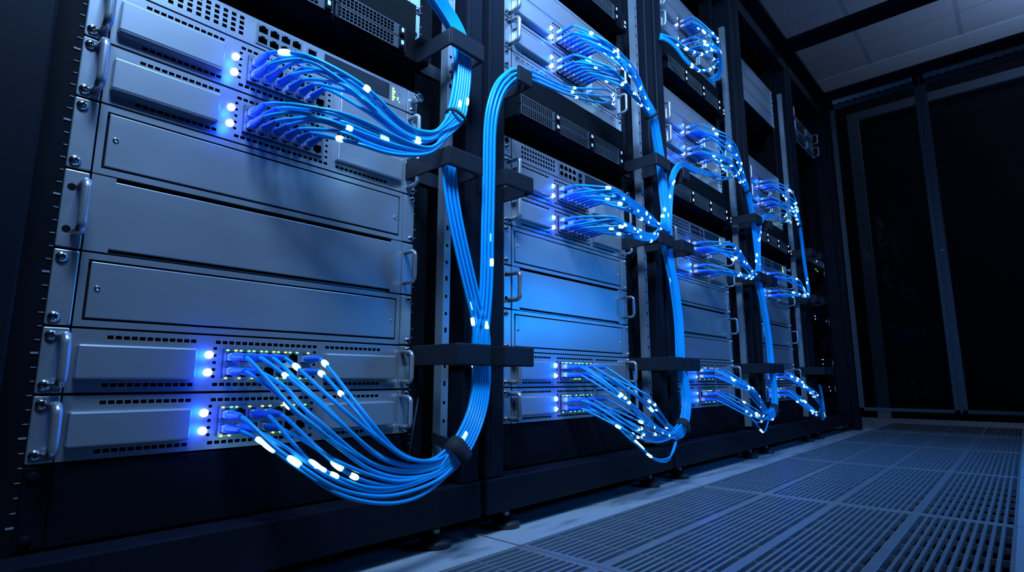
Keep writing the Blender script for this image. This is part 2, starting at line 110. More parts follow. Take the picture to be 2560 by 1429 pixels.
def ceiling_material():
    m = bpy.data.materials.new('ceiling tiles'); m.use_nodes = True; nt = m.node_tree
    N = nt.nodes.new; L = nt.links.new; b = nt.nodes['Principled BSDF']
    tc = N('ShaderNodeTexCoord'); sep = N('ShaderNodeSeparateXYZ'); L(tc.outputs['Object'], sep.inputs[0])
    def seam(axis, off, pitch, wdt):
        a = N('ShaderNodeMath'); a.operation = 'SUBTRACT'; a.inputs[1].default_value = off; L(sep.outputs[axis], a.inputs[0])
        p = N('ShaderNodeMath'); p.operation = 'PINGPONG'; p.inputs[1].default_value = pitch / 2; L(a.outputs[0], p.inputs[0])
        c = N('ShaderNodeMath'); c.operation = 'LESS_THAN'; c.inputs[1].default_value = wdt; L(p.outputs[0], c.inputs[0])
        return c
    s1 = seam('X', 3.81 - 6, .6, .006); s2 = seam('Y', -.172 + 5.4, .54, .013)
    mx = N('ShaderNodeMath'); mx.operation = 'MAXIMUM'; L(s1.outputs[0], mx.inputs[0]); L(s2.outputs[0], mx.inputs[1])
    mc = N('ShaderNodeMixRGB'); mc.inputs[1].default_value = (.50, .51, .53, 1); mc.inputs[2].default_value = (.36, .38, .40, 1)
    L(mx.outputs[0], mc.inputs[0]); L(mc.outputs[0], b.inputs['Base Color'])
    b.inputs['Roughness'].default_value = .8
    return m
M['ceiling'] = ceiling_material()
M['bulkhead'] = mat('pale ceiling trim', (.66, .66, .67), .7)
M['wall'] = mat('dark wall paint', (.030, .034, .042), .7, bump=(30, .1, .05, (1, 1, 1)))
M['portal'] = mat('grey portal profile', (.40, .44, .46), .5, .2)
M['doorframe'] = mat('door profile', (.065, .072, .085), .5)

# ------------------------------------------------------------------ mesh builder
class MB:
    def __init__(s): s.bm = bmesh.new(); s.mats = []
    def mi(s, m):
        if m not in s.mats: s.mats.append(m)
        return s.mats.index(m)
    def box(s, x0, x1, y0, y1, z0, z1, m, bev=0, seg=1):
        i = s.mi(m)
        r = bmesh.ops.create_cube(s.bm, size=1, matrix=Matrix.Translation(((x0+x1)/2, (y0+y1)/2, (z0+z1)/2)) @ Matrix.Diagonal((x1-x0, y1-y0, z1-z0, 1)))
        fs = {f for v in r['verts'] for f in v.link_faces}
        for f in fs: f.material_index = i
        if bev:
            es = list({e for v in r['verts'] for e in v.link_edges})
            q = bmesh.ops.bevel(s.bm, geom=es, offset=bev, segments=seg, affect='EDGES', profile=.5)
            for f in q['faces']: f.material_index = i
        return s
    def quad(s, pts, m):
        f = s.bm.faces.new([s.bm.verts.new(p) for p in pts]); f.material_index = s.mi(m); return f
    def cyl(s, c, axis, r, h, m, n=16, r2=None, cap=True, smooth=True):
        i = s.mi(m); a = Vector(axis).normalized()
        mt = Matrix.Translation(Vector(c) + a*h/2) @ a.to_track_quat('Z', 'Y').to_matrix().to_4x4()
        q = bmesh.ops.create_cone(s.bm, cap_ends=cap, segments=n, radius1=r, radius2=r if r2 is None else r2, depth=h, matrix=mt)
        for f in {f for v in q['verts'] for f in v.link_faces}:
            f.material_index = i; f.smooth = smooth and len(f.verts) == 4
        return s
    def lathe(s, c, axis, prof, m, n=16):
        i = s.mi(m); a = Vector(axis).normalized(); R = a.to_track_quat('Z', 'Y').to_matrix()
        rings = []
        for r, h in prof:
            if r < 1e-6: rings.append([s.bm.verts.new(Vector(c) + R @ Vector((0, 0, h)))])
            else: rings.append([s.bm.verts.new(Vector(c) + R @ Vector((r*math.cos(2*PI*k/n), r*math.sin(2*PI*k/n), h))) for k in range(n)])
        for A, B in zip(rings, rings[1:]):
            for k in range(n):
                k2 = (k+1) % n
                vs = [A[k % len(A)], A[k2 % len(A)], B[k2 % len(B)], B[k % len(B)]]
                u = []
                for v in vs:
                    if v not in u: u.append(v)
                if len(u) > 2:
                    f = s.bm.faces.new(u); f.material_index = i; f.smooth = True
        return s
    def tube(s, pts, r, m, n=8, cap=True, rad=None):
        i = s.mi(m); P = [Vector(p) for p in pts]; k = len(P); rings = []
        up = None
        for j in range(k):
            t = (P[min(j+1, k-1)] - P[max(j-1, 0)]).normalized()
            if up is None:
                up = Vector((0, 0, 1)) if abs(t.z) < .9 else Vector((1, 0, 0))
            a = (up - t*up.dot(t)).normalized(); up = a; b = t.cross(a)
            rr = r if rad is None else rad[j]
            rings.append([s.bm.verts.new(P[j] + (a*math.cos(2*PI*q/n) + b*math.sin(2*PI*q/n))*rr) for q in range(n)])
        for A, B in zip(rings, rings[1:]):
            for q in range(n):
                f = s.bm.faces.new((A[q], A[(q+1) % n], B[(q+1) % n], B[q])); f.material_index = i; f.smooth = True
        if cap:
            f = s.bm.faces.new(rings[0][::-1]); f.material_index = i
            f = s.bm.faces.new(rings[-1]); f.material_index = i
        return s
    def plate(s, x0, x1, z0, z1, y, holes, depth, m, mh):
        """a sheet facing -Y at y with rectangular holes that run depth back to a dark bottom"""
        i, ih = s.mi(m), s.mi(mh)
        xs = sorted({x0, x1, *[h[0] for h in holes], *[h[1] for h in holes]})
        zs = sorted({z0, z1, *[h[2] for h in holes], *[h[3] for h in holes]})
        V = {}
        def v(x, z):
            if (x, z) not in V: V[(x, z)] = s.bm.verts.new((x, y, z))
            return V[(x, z)]
        for a, b in zip(zs, zs[1:]):
            row = [h for h in holes if h[2] <= a+1e-7 and h[3] >= b-1e-7]
            for c, d in zip(xs, xs[1:]):
                if any(h[0] <= c+1e-7 and h[1] >= d-1e-7 for h in row): continue
                f = s.bm.faces.new((v(c, a), v(d, a), v(d, b), v(c, b))); f.material_index = i
        for a, b, c, d in holes:
            q = [(a, c), (b, c), (b, d), (a, d)]
            fr = [s.bm.verts.new((x, y, z)) for x, z in q]; bk = [s.bm.verts.new((x, y+depth, z)) for x, z in q]
            for k in range(4):
                f = s.bm.faces.new((fr[k], bk[k], bk[(k+1) % 4], fr[(k+1) % 4])); f.material_index = i if depth < .004 else ih
            f = s.bm.faces.new(bk); f.material_index = ih
        return s
    def mesh(s, name):
        me = bpy.data.meshes.new(name); bmesh.ops.recalc_face_normals(s.bm, faces=s.bm.faces) if False else None
        s.bm.normal_update(); s.bm.to_mesh(me); s.bm.free()
        for m in s.mats: me.materials.append(M[m])
        return me

def link(name, me, parent=None, loc=(0, 0, 0)):
    o = bpy.data.objects.new(name, me); C.objects.link(o); o.location = loc
    if parent: o.parent = parent
    return o
def tag(o, label, cat, group=None, kind=None):
    o['label'] = label
    if cat: o['category'] = cat
    if group: o['group'] = group
    if kind: o['kind'] = kind
    return o
def thing(name, label, cat, loc, parts, group=None):
    """an Empty at the base; parts = [(name, mesh, loc, kids)], one level of kids below"""
    r = bpy.data.objects.new(name, None); C.objects.link(r); r.location = loc; r.empty_display_size = .02
    tag(r, label, cat, group)
    for p in parts:
        o = link(p[0], p[1], r, p[2] if len(p) > 2 else (0, 0, 0))
        for k in (p[3] if len(p) > 3 else []): link(k[0], k[1], o, k[2] if len(k) > 2 else (0, 0, 0))
    return r
def struct(name, me, label=None):
    o = link(name, me); o['kind'] = 'structure'
    if label: o['label'] = label
    return o
CACHE = {}
def cached(key, fn):
    if key not in CACHE: CACHE[key] = fn().mesh(key)
    return CACHE[key]

# ------------------------------------------------------------------ layout numbers (metres)
PITCH = .7277
def off(k): return k * PITCH
XA, XB = .1292, .5721          # faceplate between the ears
EL, ER = .1045, .5968          # outer ear edges
RN = ['nearest rack', 'second rack', 'third rack', 'fourth rack', 'fifth rack']
PORT_X, PORT_W = .2918, .01705
def port_xz(c, r, h): return PORT_X + PORT_W*(c+.5), (.0270 if r == 0 else .0450) * h/.0737 - .0002

# ------------------------------------------------------------------ small parts
def screw_mesh(dark=False):
    def f():
        b = MB(); m = 'black' if dark else 'chrome'
        b.lathe((0, 0, 0), (0, -1, 0), [(.0060, 0), (.0060, .0007), (.0054, .0022), (.0040, .0033), (.0024, .0038), (.0014, .0039), (.0012, .0026), (0, .0024)], m, 18)
        b.box(-.0026, .0026, -.0041, -.0036, -.0006, .0006, 'void'); b.box(-.0006, .0006, -.0041, -.0036, -.0026, .0026, 'void')
        return b
    return cached('screw' + ('_dark' if dark else ''), f)
def rivet_mesh():
    return cached('fastener', lambda: MB().lathe((0, 0, 0), (0, -1, 0), [(.0034, 0), (.0034, .0008), (.0024, .0014), (.0013, .0013), (.0012, .0004), (0, .0003)], 'chrome', 14))
def handle_mesh(h, rx, ry, reach=.030, lean=0.):
    """a bail: two legs from the ear and a rounded grip bar"""
    def f():
        b = MB(); pts = []
        c = .009
        path = [(0, 0, 0), (lean*.6, -(reach-c), 0)]
        for k in range(1, 6):
            a = k/6*PI/2
            path.append((lean*(.6+.4*math.sin(a)), -(reach-c) - c*math.sin(a), c - c*math.cos(a)))
        path.append((lean, -reach, c))
        top = [(x, y, h - z) for x, y, z in reversed(path)]
        pts = path + [(lean, -reach, h*.35), (lean, -reach, h*.65)] + top
        b.tube(pts, 1, 'handle', 10, True)
        for v in b.bm.verts: pass
        return b
    key = 'handle_%g_%g_%g_%g' % (h, rx, reach, lean)
    def g():
        b = MB(); c = .009
        path = [(0, 0, 0), (lean*.6, -(reach-c), 0)]
        for k in range(1, 6):
            a = k/6*PI/2
            path.append((lean*(.6+.4*math.sin(a)), -(reach-c) - c*math.sin(a), c - c*math.cos(a)))
        path.append((lean, -reach, c))
        pts = path + [(lean, -reach, h*.5)] + [(x, y, h - z) for x, y, z in reversed(path)]
        b.tube(pts, rx, 'handle', 12, True); return b
    return cached(key, g)
def ear_mesh(h, w, holes=0):
    def f():
        b = MB(); b.box(0, w, 0, .003, .0013, h-.0013, 'steel', .0013, 2)
        if holes:
            for z in (h*.24, h*.77):
                b.cyl((w*.34, .0003, z), (0, -1, 0), .0042, .0006, 'void', 14)
        return b
    return cached('ear_%g_%g_%d' % (h, w, holes), f)
def led_mesh(r, m):
    return cached('led_%g_%s' % (r, m), lambda: MB().lathe((0, 0, 0), (0, -1, 0), [(r, 0), (r*.98, r*.35), (r*.75, r*.75), (r*.4, r*.95), (0, r)], m, 14))
def cover_mesh(w, h, d):
    return cached('cover_%g_%g' % (w, h), lambda: MB().box(0, w, -d, .0015, 0, h, 'steel_cover', .0022, 2))
def ears(h, screws=True, handles=True, holes=0, handle_h=None):
    lw, rw = XA-.0015-EL, ER-XB-.0015
    P = []
    hh = handle_h or h - .0225
    z0 = (h - hh)/2
    sc = [('screw', screw_mesh(), (.0075, -.0002, .0100)), ('screw', screw_mesh(), (.0075, -.0002, h-.0100))] if screws else []
    scr = [('screw', screw_mesh(), (rw-.0062, -.0002, .0078)), ('screw', screw_mesh(), (rw-.0062, -.0002, h-.0078))] if screws else []
    kl = list(sc); kr = list(scr)
    if handles:
        kl.append(('handle', handle_mesh(hh, .0050, 0), (.0168, 0, z0)))
        kr.append(('handle', handle_mesh(hh-.002, .0036, 0, .030, -.001), (.0060, 0, z0+.001)))
    P.append(('mounting_ear', ear_mesh(h, lw, holes), (EL, 0, 0), kl))
    P.append(('mounting_ear', ear_mesh(h, rw, 0), (XB+.0015, 0, 0), kr))
    return P
def chassis(h, depth=.42, m='void', y=.0080):
    return ('chassis', cached('chassis_%g_%g' % (h, depth), lambda: MB().box(XA+.002, XB-.002, y, depth, .001, h-.001, m)))

# ------------------------------------------------------------------ the cabled switch
def switch_face(h):
    def f():
        b = MB(); s = h/.0737; holes = []
        def row(xa, xb, n, zc, hw=.0062, hh=.0042):
            p = (xb-xa)/n
            for k in range(n):
                c = xa + p*(k+.5); holes.append((c-hw/2, c+hw/2, zc-hh/2, zc+hh/2))
        for z in (.0640*s, .0098*s):
            row(.1620, .2585, 12, z); row(.2800, .4245, 17, z); row(.4365, .5365, 12, z)
        for x in (.2812, .4205):
            for k in range(5): holes.append((x-.0021, x+.0021, (.0180+k*.0090)*s, (.0180+k*.0090)*s+.0036))
        holes.append((PORT_X, PORT_X+PORT_W*7, .0180*s, .0548*s))
        b.plate(XA, XB, .0015, h-.0015, 0, holes, .0075, 'steel', 'void')
        for (x0, x1, z0, z1) in ((XA, XB, h-.0015, h-.0015), (XA, XB, .0015, .0015)):
            b.quad([(x0, 0, z0), (x1, 0, z0), (x1, .005, z0), (x0, .005, z0)], 'steel')
        for x in (XA, XB): b.quad([(x, 0, .0015), (x, .005, .0015), (x, .005, h-.0015), (x, 0, h-.0015)], 'steel')
        return b
    return cached('switch_face_%g' % h, f)
def port_block(h, cols=7):
    def f():
        b = MB(); s = h/.0737
        x0, x1 = PORT_X - .0012, PORT_X + PORT_W*cols + .0012
        z0, z1 = .0172*s, .0556*s; y = -.0050
        holes = []
        for r in (0, 1):
            for c in range(cols):
                x, z = port_xz(c, r, h)
                holes.append((x-.0066, x+.0066, z-.0056, z+.0056))
                k = (x-.0030, x+.0030, z-.0076 if r == 0 else z+.0056, z-.0056 if r == 0 else z+.0076)
                holes.append(k)
        b.plate(x0, x1, z0, z1, y, holes, .011, 'portrim', 'cavity')
        for z in (z0, z1): b.quad([(x0, y, z), (x1, y, z), (x1, .001, z), (x0, .001, z)], 'cavity')
        for x in (x0, x1): b.quad([(x, y, z0), (x, .001, z0), (x, .001, z1), (x, y, z1)], 'cavity')
        return b
    return cached('port_block_%g' % h, f)
def port_leds(h, seed, lit):
    rnd = random.Random(seed); out = []
    for c in range(7):
        for r in (0, 1):
            for dx in (-.0052, .0052):
                if rnd.random() > (lit if r else lit*.55): continue
                x, z = port_xz(c, r, h); z += (.0092 if r else -.0092)
                m = rnd.choice(['green', 'green', 'yellow'])
                out.append(('port_light', cached('port_light_'+m, lambda: MB().box(-.0014, .0014, -.0018, 0, -.0009, .0009, m)), (x+dx, -.0046, z)))
    return out
def cabled_switch(k, z0, h, label, group, lit=.0, seed=1, bare=False):
    s = h/.0737
    parts = [('faceplate', switch_face(h)), chassis(h), ('cover_plate', cover_mesh(.1215, .0382*s, .012), (.1352, 0, .0165*s)),
             ('cover_plate', cover_mesh(.1265, .0378*s, .010), (.4355, 0, .0170*s)),
             ('port_block', port_block(h), (0, 0, 0), port_leds(h, seed, lit) if lit else [])]
    if not bare:
        parts += [('status_light', led_mesh(.0048, 'led'), (.2745, -.0002, .0475*s)), ('status_light', led_mesh(.0048, 'led'), (.2745, -.0002, .0250*s))]
    parts += ears(h)
    t = thing('network_switch', label, 'network switch', (off(k), 0, z0), parts, group)
    return t

# ------------------------------------------------------------------ plain panels
def groove_panel(k, z0, h, label, group):
    def f():
        b = MB(); m = .0075; g = .0026
        X0, X1, Z0, Z1 = XA+m, XB-m, m+.001, h-m-.001
        hs = [(X0, X1, Z0, Z0+g), (X0, X1, Z1-g, Z1), (X0, X0+g, Z0+g, Z1-g), (X1-g, X1, Z0+g, Z1-g)]
        b.plate(XA, XB, .0010, h-.0010, 0, hs, .0032, 'steel', 'void')
        b.box(X0+g, X1-g, -.0010, .003, Z0+g, Z1-g, 'steel', .0009, 2)
        for z in (.0010, h-.0010): b.quad([(XA, 0, z), (XB, 0, z), (XB, .006, z), (XA, .006, z)], 'steel')
        return b
    parts = [('faceplate', cached('groove_%g' % h, f)), chassis(h),
             ('fastener', rivet_mesh(), (XA+.0185, -.001, h*.52)), ('fastener', rivet_mesh(), (XB-.0165, -.001, h*.45))]
    parts += ears(h, True, False)
    return thing('blank_panel', label, 'blank panel', (off(k), 0, z0), parts, group)
def handle_panel(k, z0, h, label, group):
    def f():
        b = MB(); d = .0055
        b.box(XA, XB, -.001, .003, d, h-d, 'steel', .001, 2)
        b.box(XA, XA+.024, -.001, .003, h-d-.001, h-.001, 'steel'); b.box(XB-.022, XB, -.001, .003, h-d-.001, h-.001, 'steel')
        b.box(XA, XA+.024, -.001, .003, .001, d+.001, 'steel'); b.box(XB-.022, XB, -.001, .003, .001, d+.001, 'steel')
        b.box(XA+.024, XB-.022, .004, .006, .001, .0028, 'steel')
        return b
    parts = [('faceplate', cached('plain_%g' % h, f)), chassis(h, .42, 'void', .008)]
    parts += ears(h, False, True, 1, h*.60)
    return thing('equipment_drawer', label, 'equipment drawer', (off(k), 0, z0), parts, group)
def plain_panel(k, z0, h, label, group, m='steel', screws=True):
    def f():
        b = MB(); b.box(XA, XB, 0, .004, .0008, h-.0008, m, .0008)
        if m == 'steel': b.plate(XA+.006, XB-.006, h-.011, h-.0085, -.0004, [(XA+.008, XB-.008, h-.0104, h-.0092)], .0006, m, 'void')
        return b
    lw, rw = XA-.0015-EL, ER-XB-.0015
    def e(w):
        return cached('plain_ear_%g_%g_%s' % (h, w, m), lambda: MB().box(0, w, 0, .003, .0008, h-.0008, m, .001))
    dk = m != 'steel'
    kl = [('screw', screw_mesh(dk), (.0085, -.0002, .011)), ('screw', screw_mesh(dk), (.0085, -.0002, h-.011))]
    kr = [('screw', screw_mesh(dk), (rw-.0075, -.0002, .011)), ('screw', screw_mesh(dk), (rw-.0075, -.0002, h-.011))]
    parts = [('faceplate', cached('plainface_%g_%s' % (h, m), f)), chassis(h, .3), ('mounting_ear', e(lw), (EL, 0, 0), kl), ('mounting_ear', e(rw), (XB+.0015, 0, 0), kr)]
    return thing('blank_panel' if screws else 'cover_panel', label, 'blank panel', (off(k), 0, z0), parts, group)
def slot_panel(k, z0, h, label, group):
    def f():
        b = MB(); hs = []
        p = (XB-XA-.03)/24
        for i in range(24):
            if i in (11, 12): continue
            x = XA + .015 + p*i
            hs.append((x, x+p*.72, h-.0105, h-.0080))
        hs.append((XA+.012, XB-.012, h-.0160, h-.0148)); hs.append((XA+.012, XB-.012, .0085, .0097))
        hs.append((XA+.012, XA+.0132, .0097, h-.0160))
        b.plate(XA, XB, .0009, h-.0009, 0, hs, .003, 'steel', 'void')
        for z in (.0009, h-.0009): b.quad([(XA, 0, z), (XB, 0, z), (XB, .006, z), (XA, .006, z)], 'steel')
        return b
    parts = [('faceplate', cached('slot_%g' % h, f)), chassis(h, .4)] + ears(h, True, False)
    return thing('rack_server', label, 'rack server', (off(k), 0, z0), parts, group)

# ------------------------------------------------------------------ perforated switch with copper ports
def perforated_switch(k, z0, h, label, group):
    near = k == 0
    def f():
        b = MB(); hs = []
        rows, cols = (4, 11) if near else (3, 13)
        x0, x1 = .160, .284
        for i in range(cols):
            for j in range(rows):
                x = x0 + (x1-x0)/cols*(i+.5); z = h*.17 + (h*.70)/rows*(j+.5)
                w = .0062 if near else .0058; v = .0052 if near else .0068
                hs.append((x-w/2, x+w/2, z-v/2, z+v/2))
        hs += [(.3000, .3698, h*.50-.0160, h*.50+.0160), (.3788, .3946, h*.50-.0144, h*.50+.0136)]
        b.plate(XA, XB, .0012, h-.0012, 0, hs, .012, 'steel', 'void')
        for z in (.0012, h-.0012): b.quad([(XA, 0, z), (XB, 0, z), (XB, .007, z), (XA, .007, z)], 'steel')
        return b
    def ports():
        b = MB(); hs = []; n = 4; x0 = .3005; w = .0172
        for c in range(n):
            for r in (0, 1):
                x = x0 + w*(c+.5); z = h*.50 + (-1 if r == 0 else 1)*.0083
                hs.append((x-.0066, x+.0066, z-.0055, z+.0040)); hs.append((x-.0030, x+.0030, z+.0040, z+.0062))
        b.plate(x0-.0012, x0+n*w+.0012, h*.50-.0166, h*.50+.0166, -.0012, hs, .010, 'portrim', 'cavity')
        return b
    def sfp():
        b = MB(); hs = [(.3802, .3932, h*.50+.0015, h*.50+.0115), (.3802, .3932, h*.50-.0125, h*.50-.0025)]
        b.plate(.3782, .3952, h*.50-.0150, h*.50+.0142, -.0012, hs[:1] if near else hs, .010, 'portrim', 'cavity'); return b
    def sign():
        b = MB(); z = h*.5
        for i in range(5): b.box(.5405, .5405+(.006 if i % 2 else .0035), -.0006, .0002, z-.012+i*.0052, z-.0085+i*.0052, 'yellow' if i % 2 else 'green')
        b.box(.5515, .5535, -.0006, .0002, z-.008, z-.002, 'green'); b.box(.5510, .5580, -.0006, .0002, z+.006, z+.0072, 'mark')
        b.box(.5510, .5522, -.0006, .0002, z+.001, z+.0072, 'mark'); b.box(.5545, .5575, -.0006, .0002, z-.011, z-.0098, 'green')
        return b
    lw, rw = XA-.0015-EL, ER-XB-.0015
    parts = [('faceplate', cached('perf_%g_%d' % (h, near), f)), chassis(h, .38, 'void', .0125), ('port_block', cached('ports_%g' % h, ports)),
             ('uplink_port', cached('sfp_%g_%d' % (h, near), sfp)),
             ('display_window', cached('disp_%g' % h, lambda: MB().box(.408, .5335, -.0008, .001, h*.24, h*.86, 'display'))),
             ('indicator_panel', cached('sign_%g' % h, sign)),
             ('mounting_ear', ear_mesh(h, lw), (EL, 0, 0), [('screw', screw_mesh(True), (.0085, -.0002, h-.010)), ('screw', screw_mesh(), (.0085, -.0002, h*.45))]),
             ('mounting_ear', ear_mesh(h, rw), (XB+.0015, 0, 0), [
                 ('knob', cached('knob', lambda: MB().lathe((0, 0, 0), (0, -1, 0), [(.0062, 0), (.0062, .010), (.0085, .0105), (.0085, .022), (.0076, .0232), (.0068, .0226), (0, .0222)], 'chrome', 20)), (rw*.5, 0, h*.55)),
                 ('screw', screw_mesh(), (rw*.5, -.0002, h*.16))])]
    return thing('perforated_switch', label, 'network switch', (off(k), 0, z0), parts, group)

# ------------------------------------------------------------------ storage server with mesh drive bays
def bay_mesh(h):
    def f():
        b = MB(); w = .136; hs = []; n, r = 15, 3
        for i in range(n):
            for j in range(r):
                hs.append((.004+.0072*i, .004+.0072*i+.0060, .0022+(h-.0050)/r*j, .0022+(h-.0050)/r*j+(h-.0050)/r-.0011))
        b.plate(0, w, 0, h-.0014, -.004, hs, .003, 'mesh', 'void')
        b.box(0, w, -.0008, .03, .0005, h-.0019, 'void')
        b.quad([(0, -.004, 0), (w, -.004, 0), (w, .02, 0), (0, .02, 0)], 'black')
        b.box(.1215, .1335, -.0075, -.003, .0018, h-.0036, 'black', .001)
        return b
    return cached('bay_%g' % h, f)
def storage_server(k, z0, label, group, h=.118, ledset='blue'):
    bh = .0235; yb = -.028
    def shell():
        b = MB()
        zt = bh*2+.006
        hs = []
        p = (XB-XA-.030)/30
        for i in range(30): hs.append((XA+.012+p*i, XA+.012+p*i+p*.62, zt+.004, zt+.0085))
        b.plate(XA, XB, zt, h-.0009, -.006, hs, .004, 'steel', 'void')
        b.quad([(XA, -.006, zt), (XB, -.006, zt), (XB, .02, zt), (XA, .02, zt)], 'steel')
        b.quad([(XA, -.006, h-.0009), (XB, -.006, h-.0009), (XB, .02, h-.0009), (XA, .02, h-.0009)], 'steel')
        return b
    def tray():
        b = MB(); b.box(XA-.012, XB+.006, yb+.002, .40, 0, .003, 'black'); b.box(XA-.012, XA-.009, yb+.002, .02, 0, bh*2+.005, 'black')
        for x in (.1215+.1395, .1215+.1395*2+.006): b.box(x, x+.006, yb-.004, .01, .001, bh*2+.005, 'black')
        b.box(XA, XB, -.020, .40, .003, h-.002, 'void'); return b
    parts = [('chassis', cached('tray_%g' % h, tray)), ('faceplate', cached('shell_%g' % h, shell))]
    ml = {'blue': 'bayled', 'white': 'whiteled'}[ledset]
    rnd = random.Random(k*7+int(z0*100))
    for c in range(3):
        for r in (0, 1):
            kids = [('bay_light', cached('baylight_'+ml, lambda: MB().box(0, .0052, -.0018, 0, 0, .0080, ml, .0007)), (.1245, -.0073, .0078))]
            if k and rnd.random() < .35: kids.append(('fault_light', cached('faultlight', lambda: MB().box(0, .003, -.0012, 0, 0, .005, 'red')), (.1300, -.0073, .009)))
            parts.append(('drive_bay', bay_mesh(bh), (.1235+c*.1410, yb, .0035+r*(bh+.0003)), kids))
    def optical():
        b = MB(); b.box(0, .112, -.006, 0, 0, .014, 'steel', .0012); b.box(.004, .108, -.0066, -.005, .009, .0105, 'void'); b.box(.085, .097, -.0072, -.005, .003, .006, 'chrome'); return b
    parts.append(('optical_drive', cached('optical', optical), (.440, -.006, h-.034), [('activity_light', led_mesh(.0038, 'whiteled'), (-.012, .002, .008)), ('power_light', cached('powlight', lambda: MB().box(0, .0025, -.001, 0, 0, .007, 'green')), (.105, -.006, .004))]))
    def panel():
        b = MB(); b.box(0, .0215, -.012, .018, 0, .052, 'black', .003, 2); b.cyl((.0105, -.0122, .039), (0, -1, 0), .0072, .0006, 'void', 20); return b
    rw = ER-XB-.0015
    parts.append(('control_panel', cached('ctl', panel), (XB+.004, yb+.010, .001), [
        ('power_button', cached('ctlsq', lambda: MB().box(0, .0075, -.0008, 0, 0, .0085, 'bayled', .0008)), (.007, -.012, .0215)),
        ('port_lights', cached('ctlpt', lambda: MB().box(0, .002, -.0008, 0, 0, .0035, 'whiteled').box(.0035, .0055, -.0008, 0, 0, .0035, 'bayled').box(.007, .009, -.0008, 0, 0, .0035, 'whiteled')), (.0055, -.012, .0105))]))
    parts.append(('mounting_ear', ear_mesh(h-.055, rw), (XB+.0015, 0, .055), [('screw', screw_mesh(), (rw*.5, -.0002, .018))]))
    parts.append(('mounting_ear', ear_mesh(h-.055, XA-.0015-EL), (EL, 0, .055), [('screw', screw_mesh(), (.010, -.0002, .018))]))
    return thing('storage_server', label, 'server', (off(k), 0, z0), parts, group)

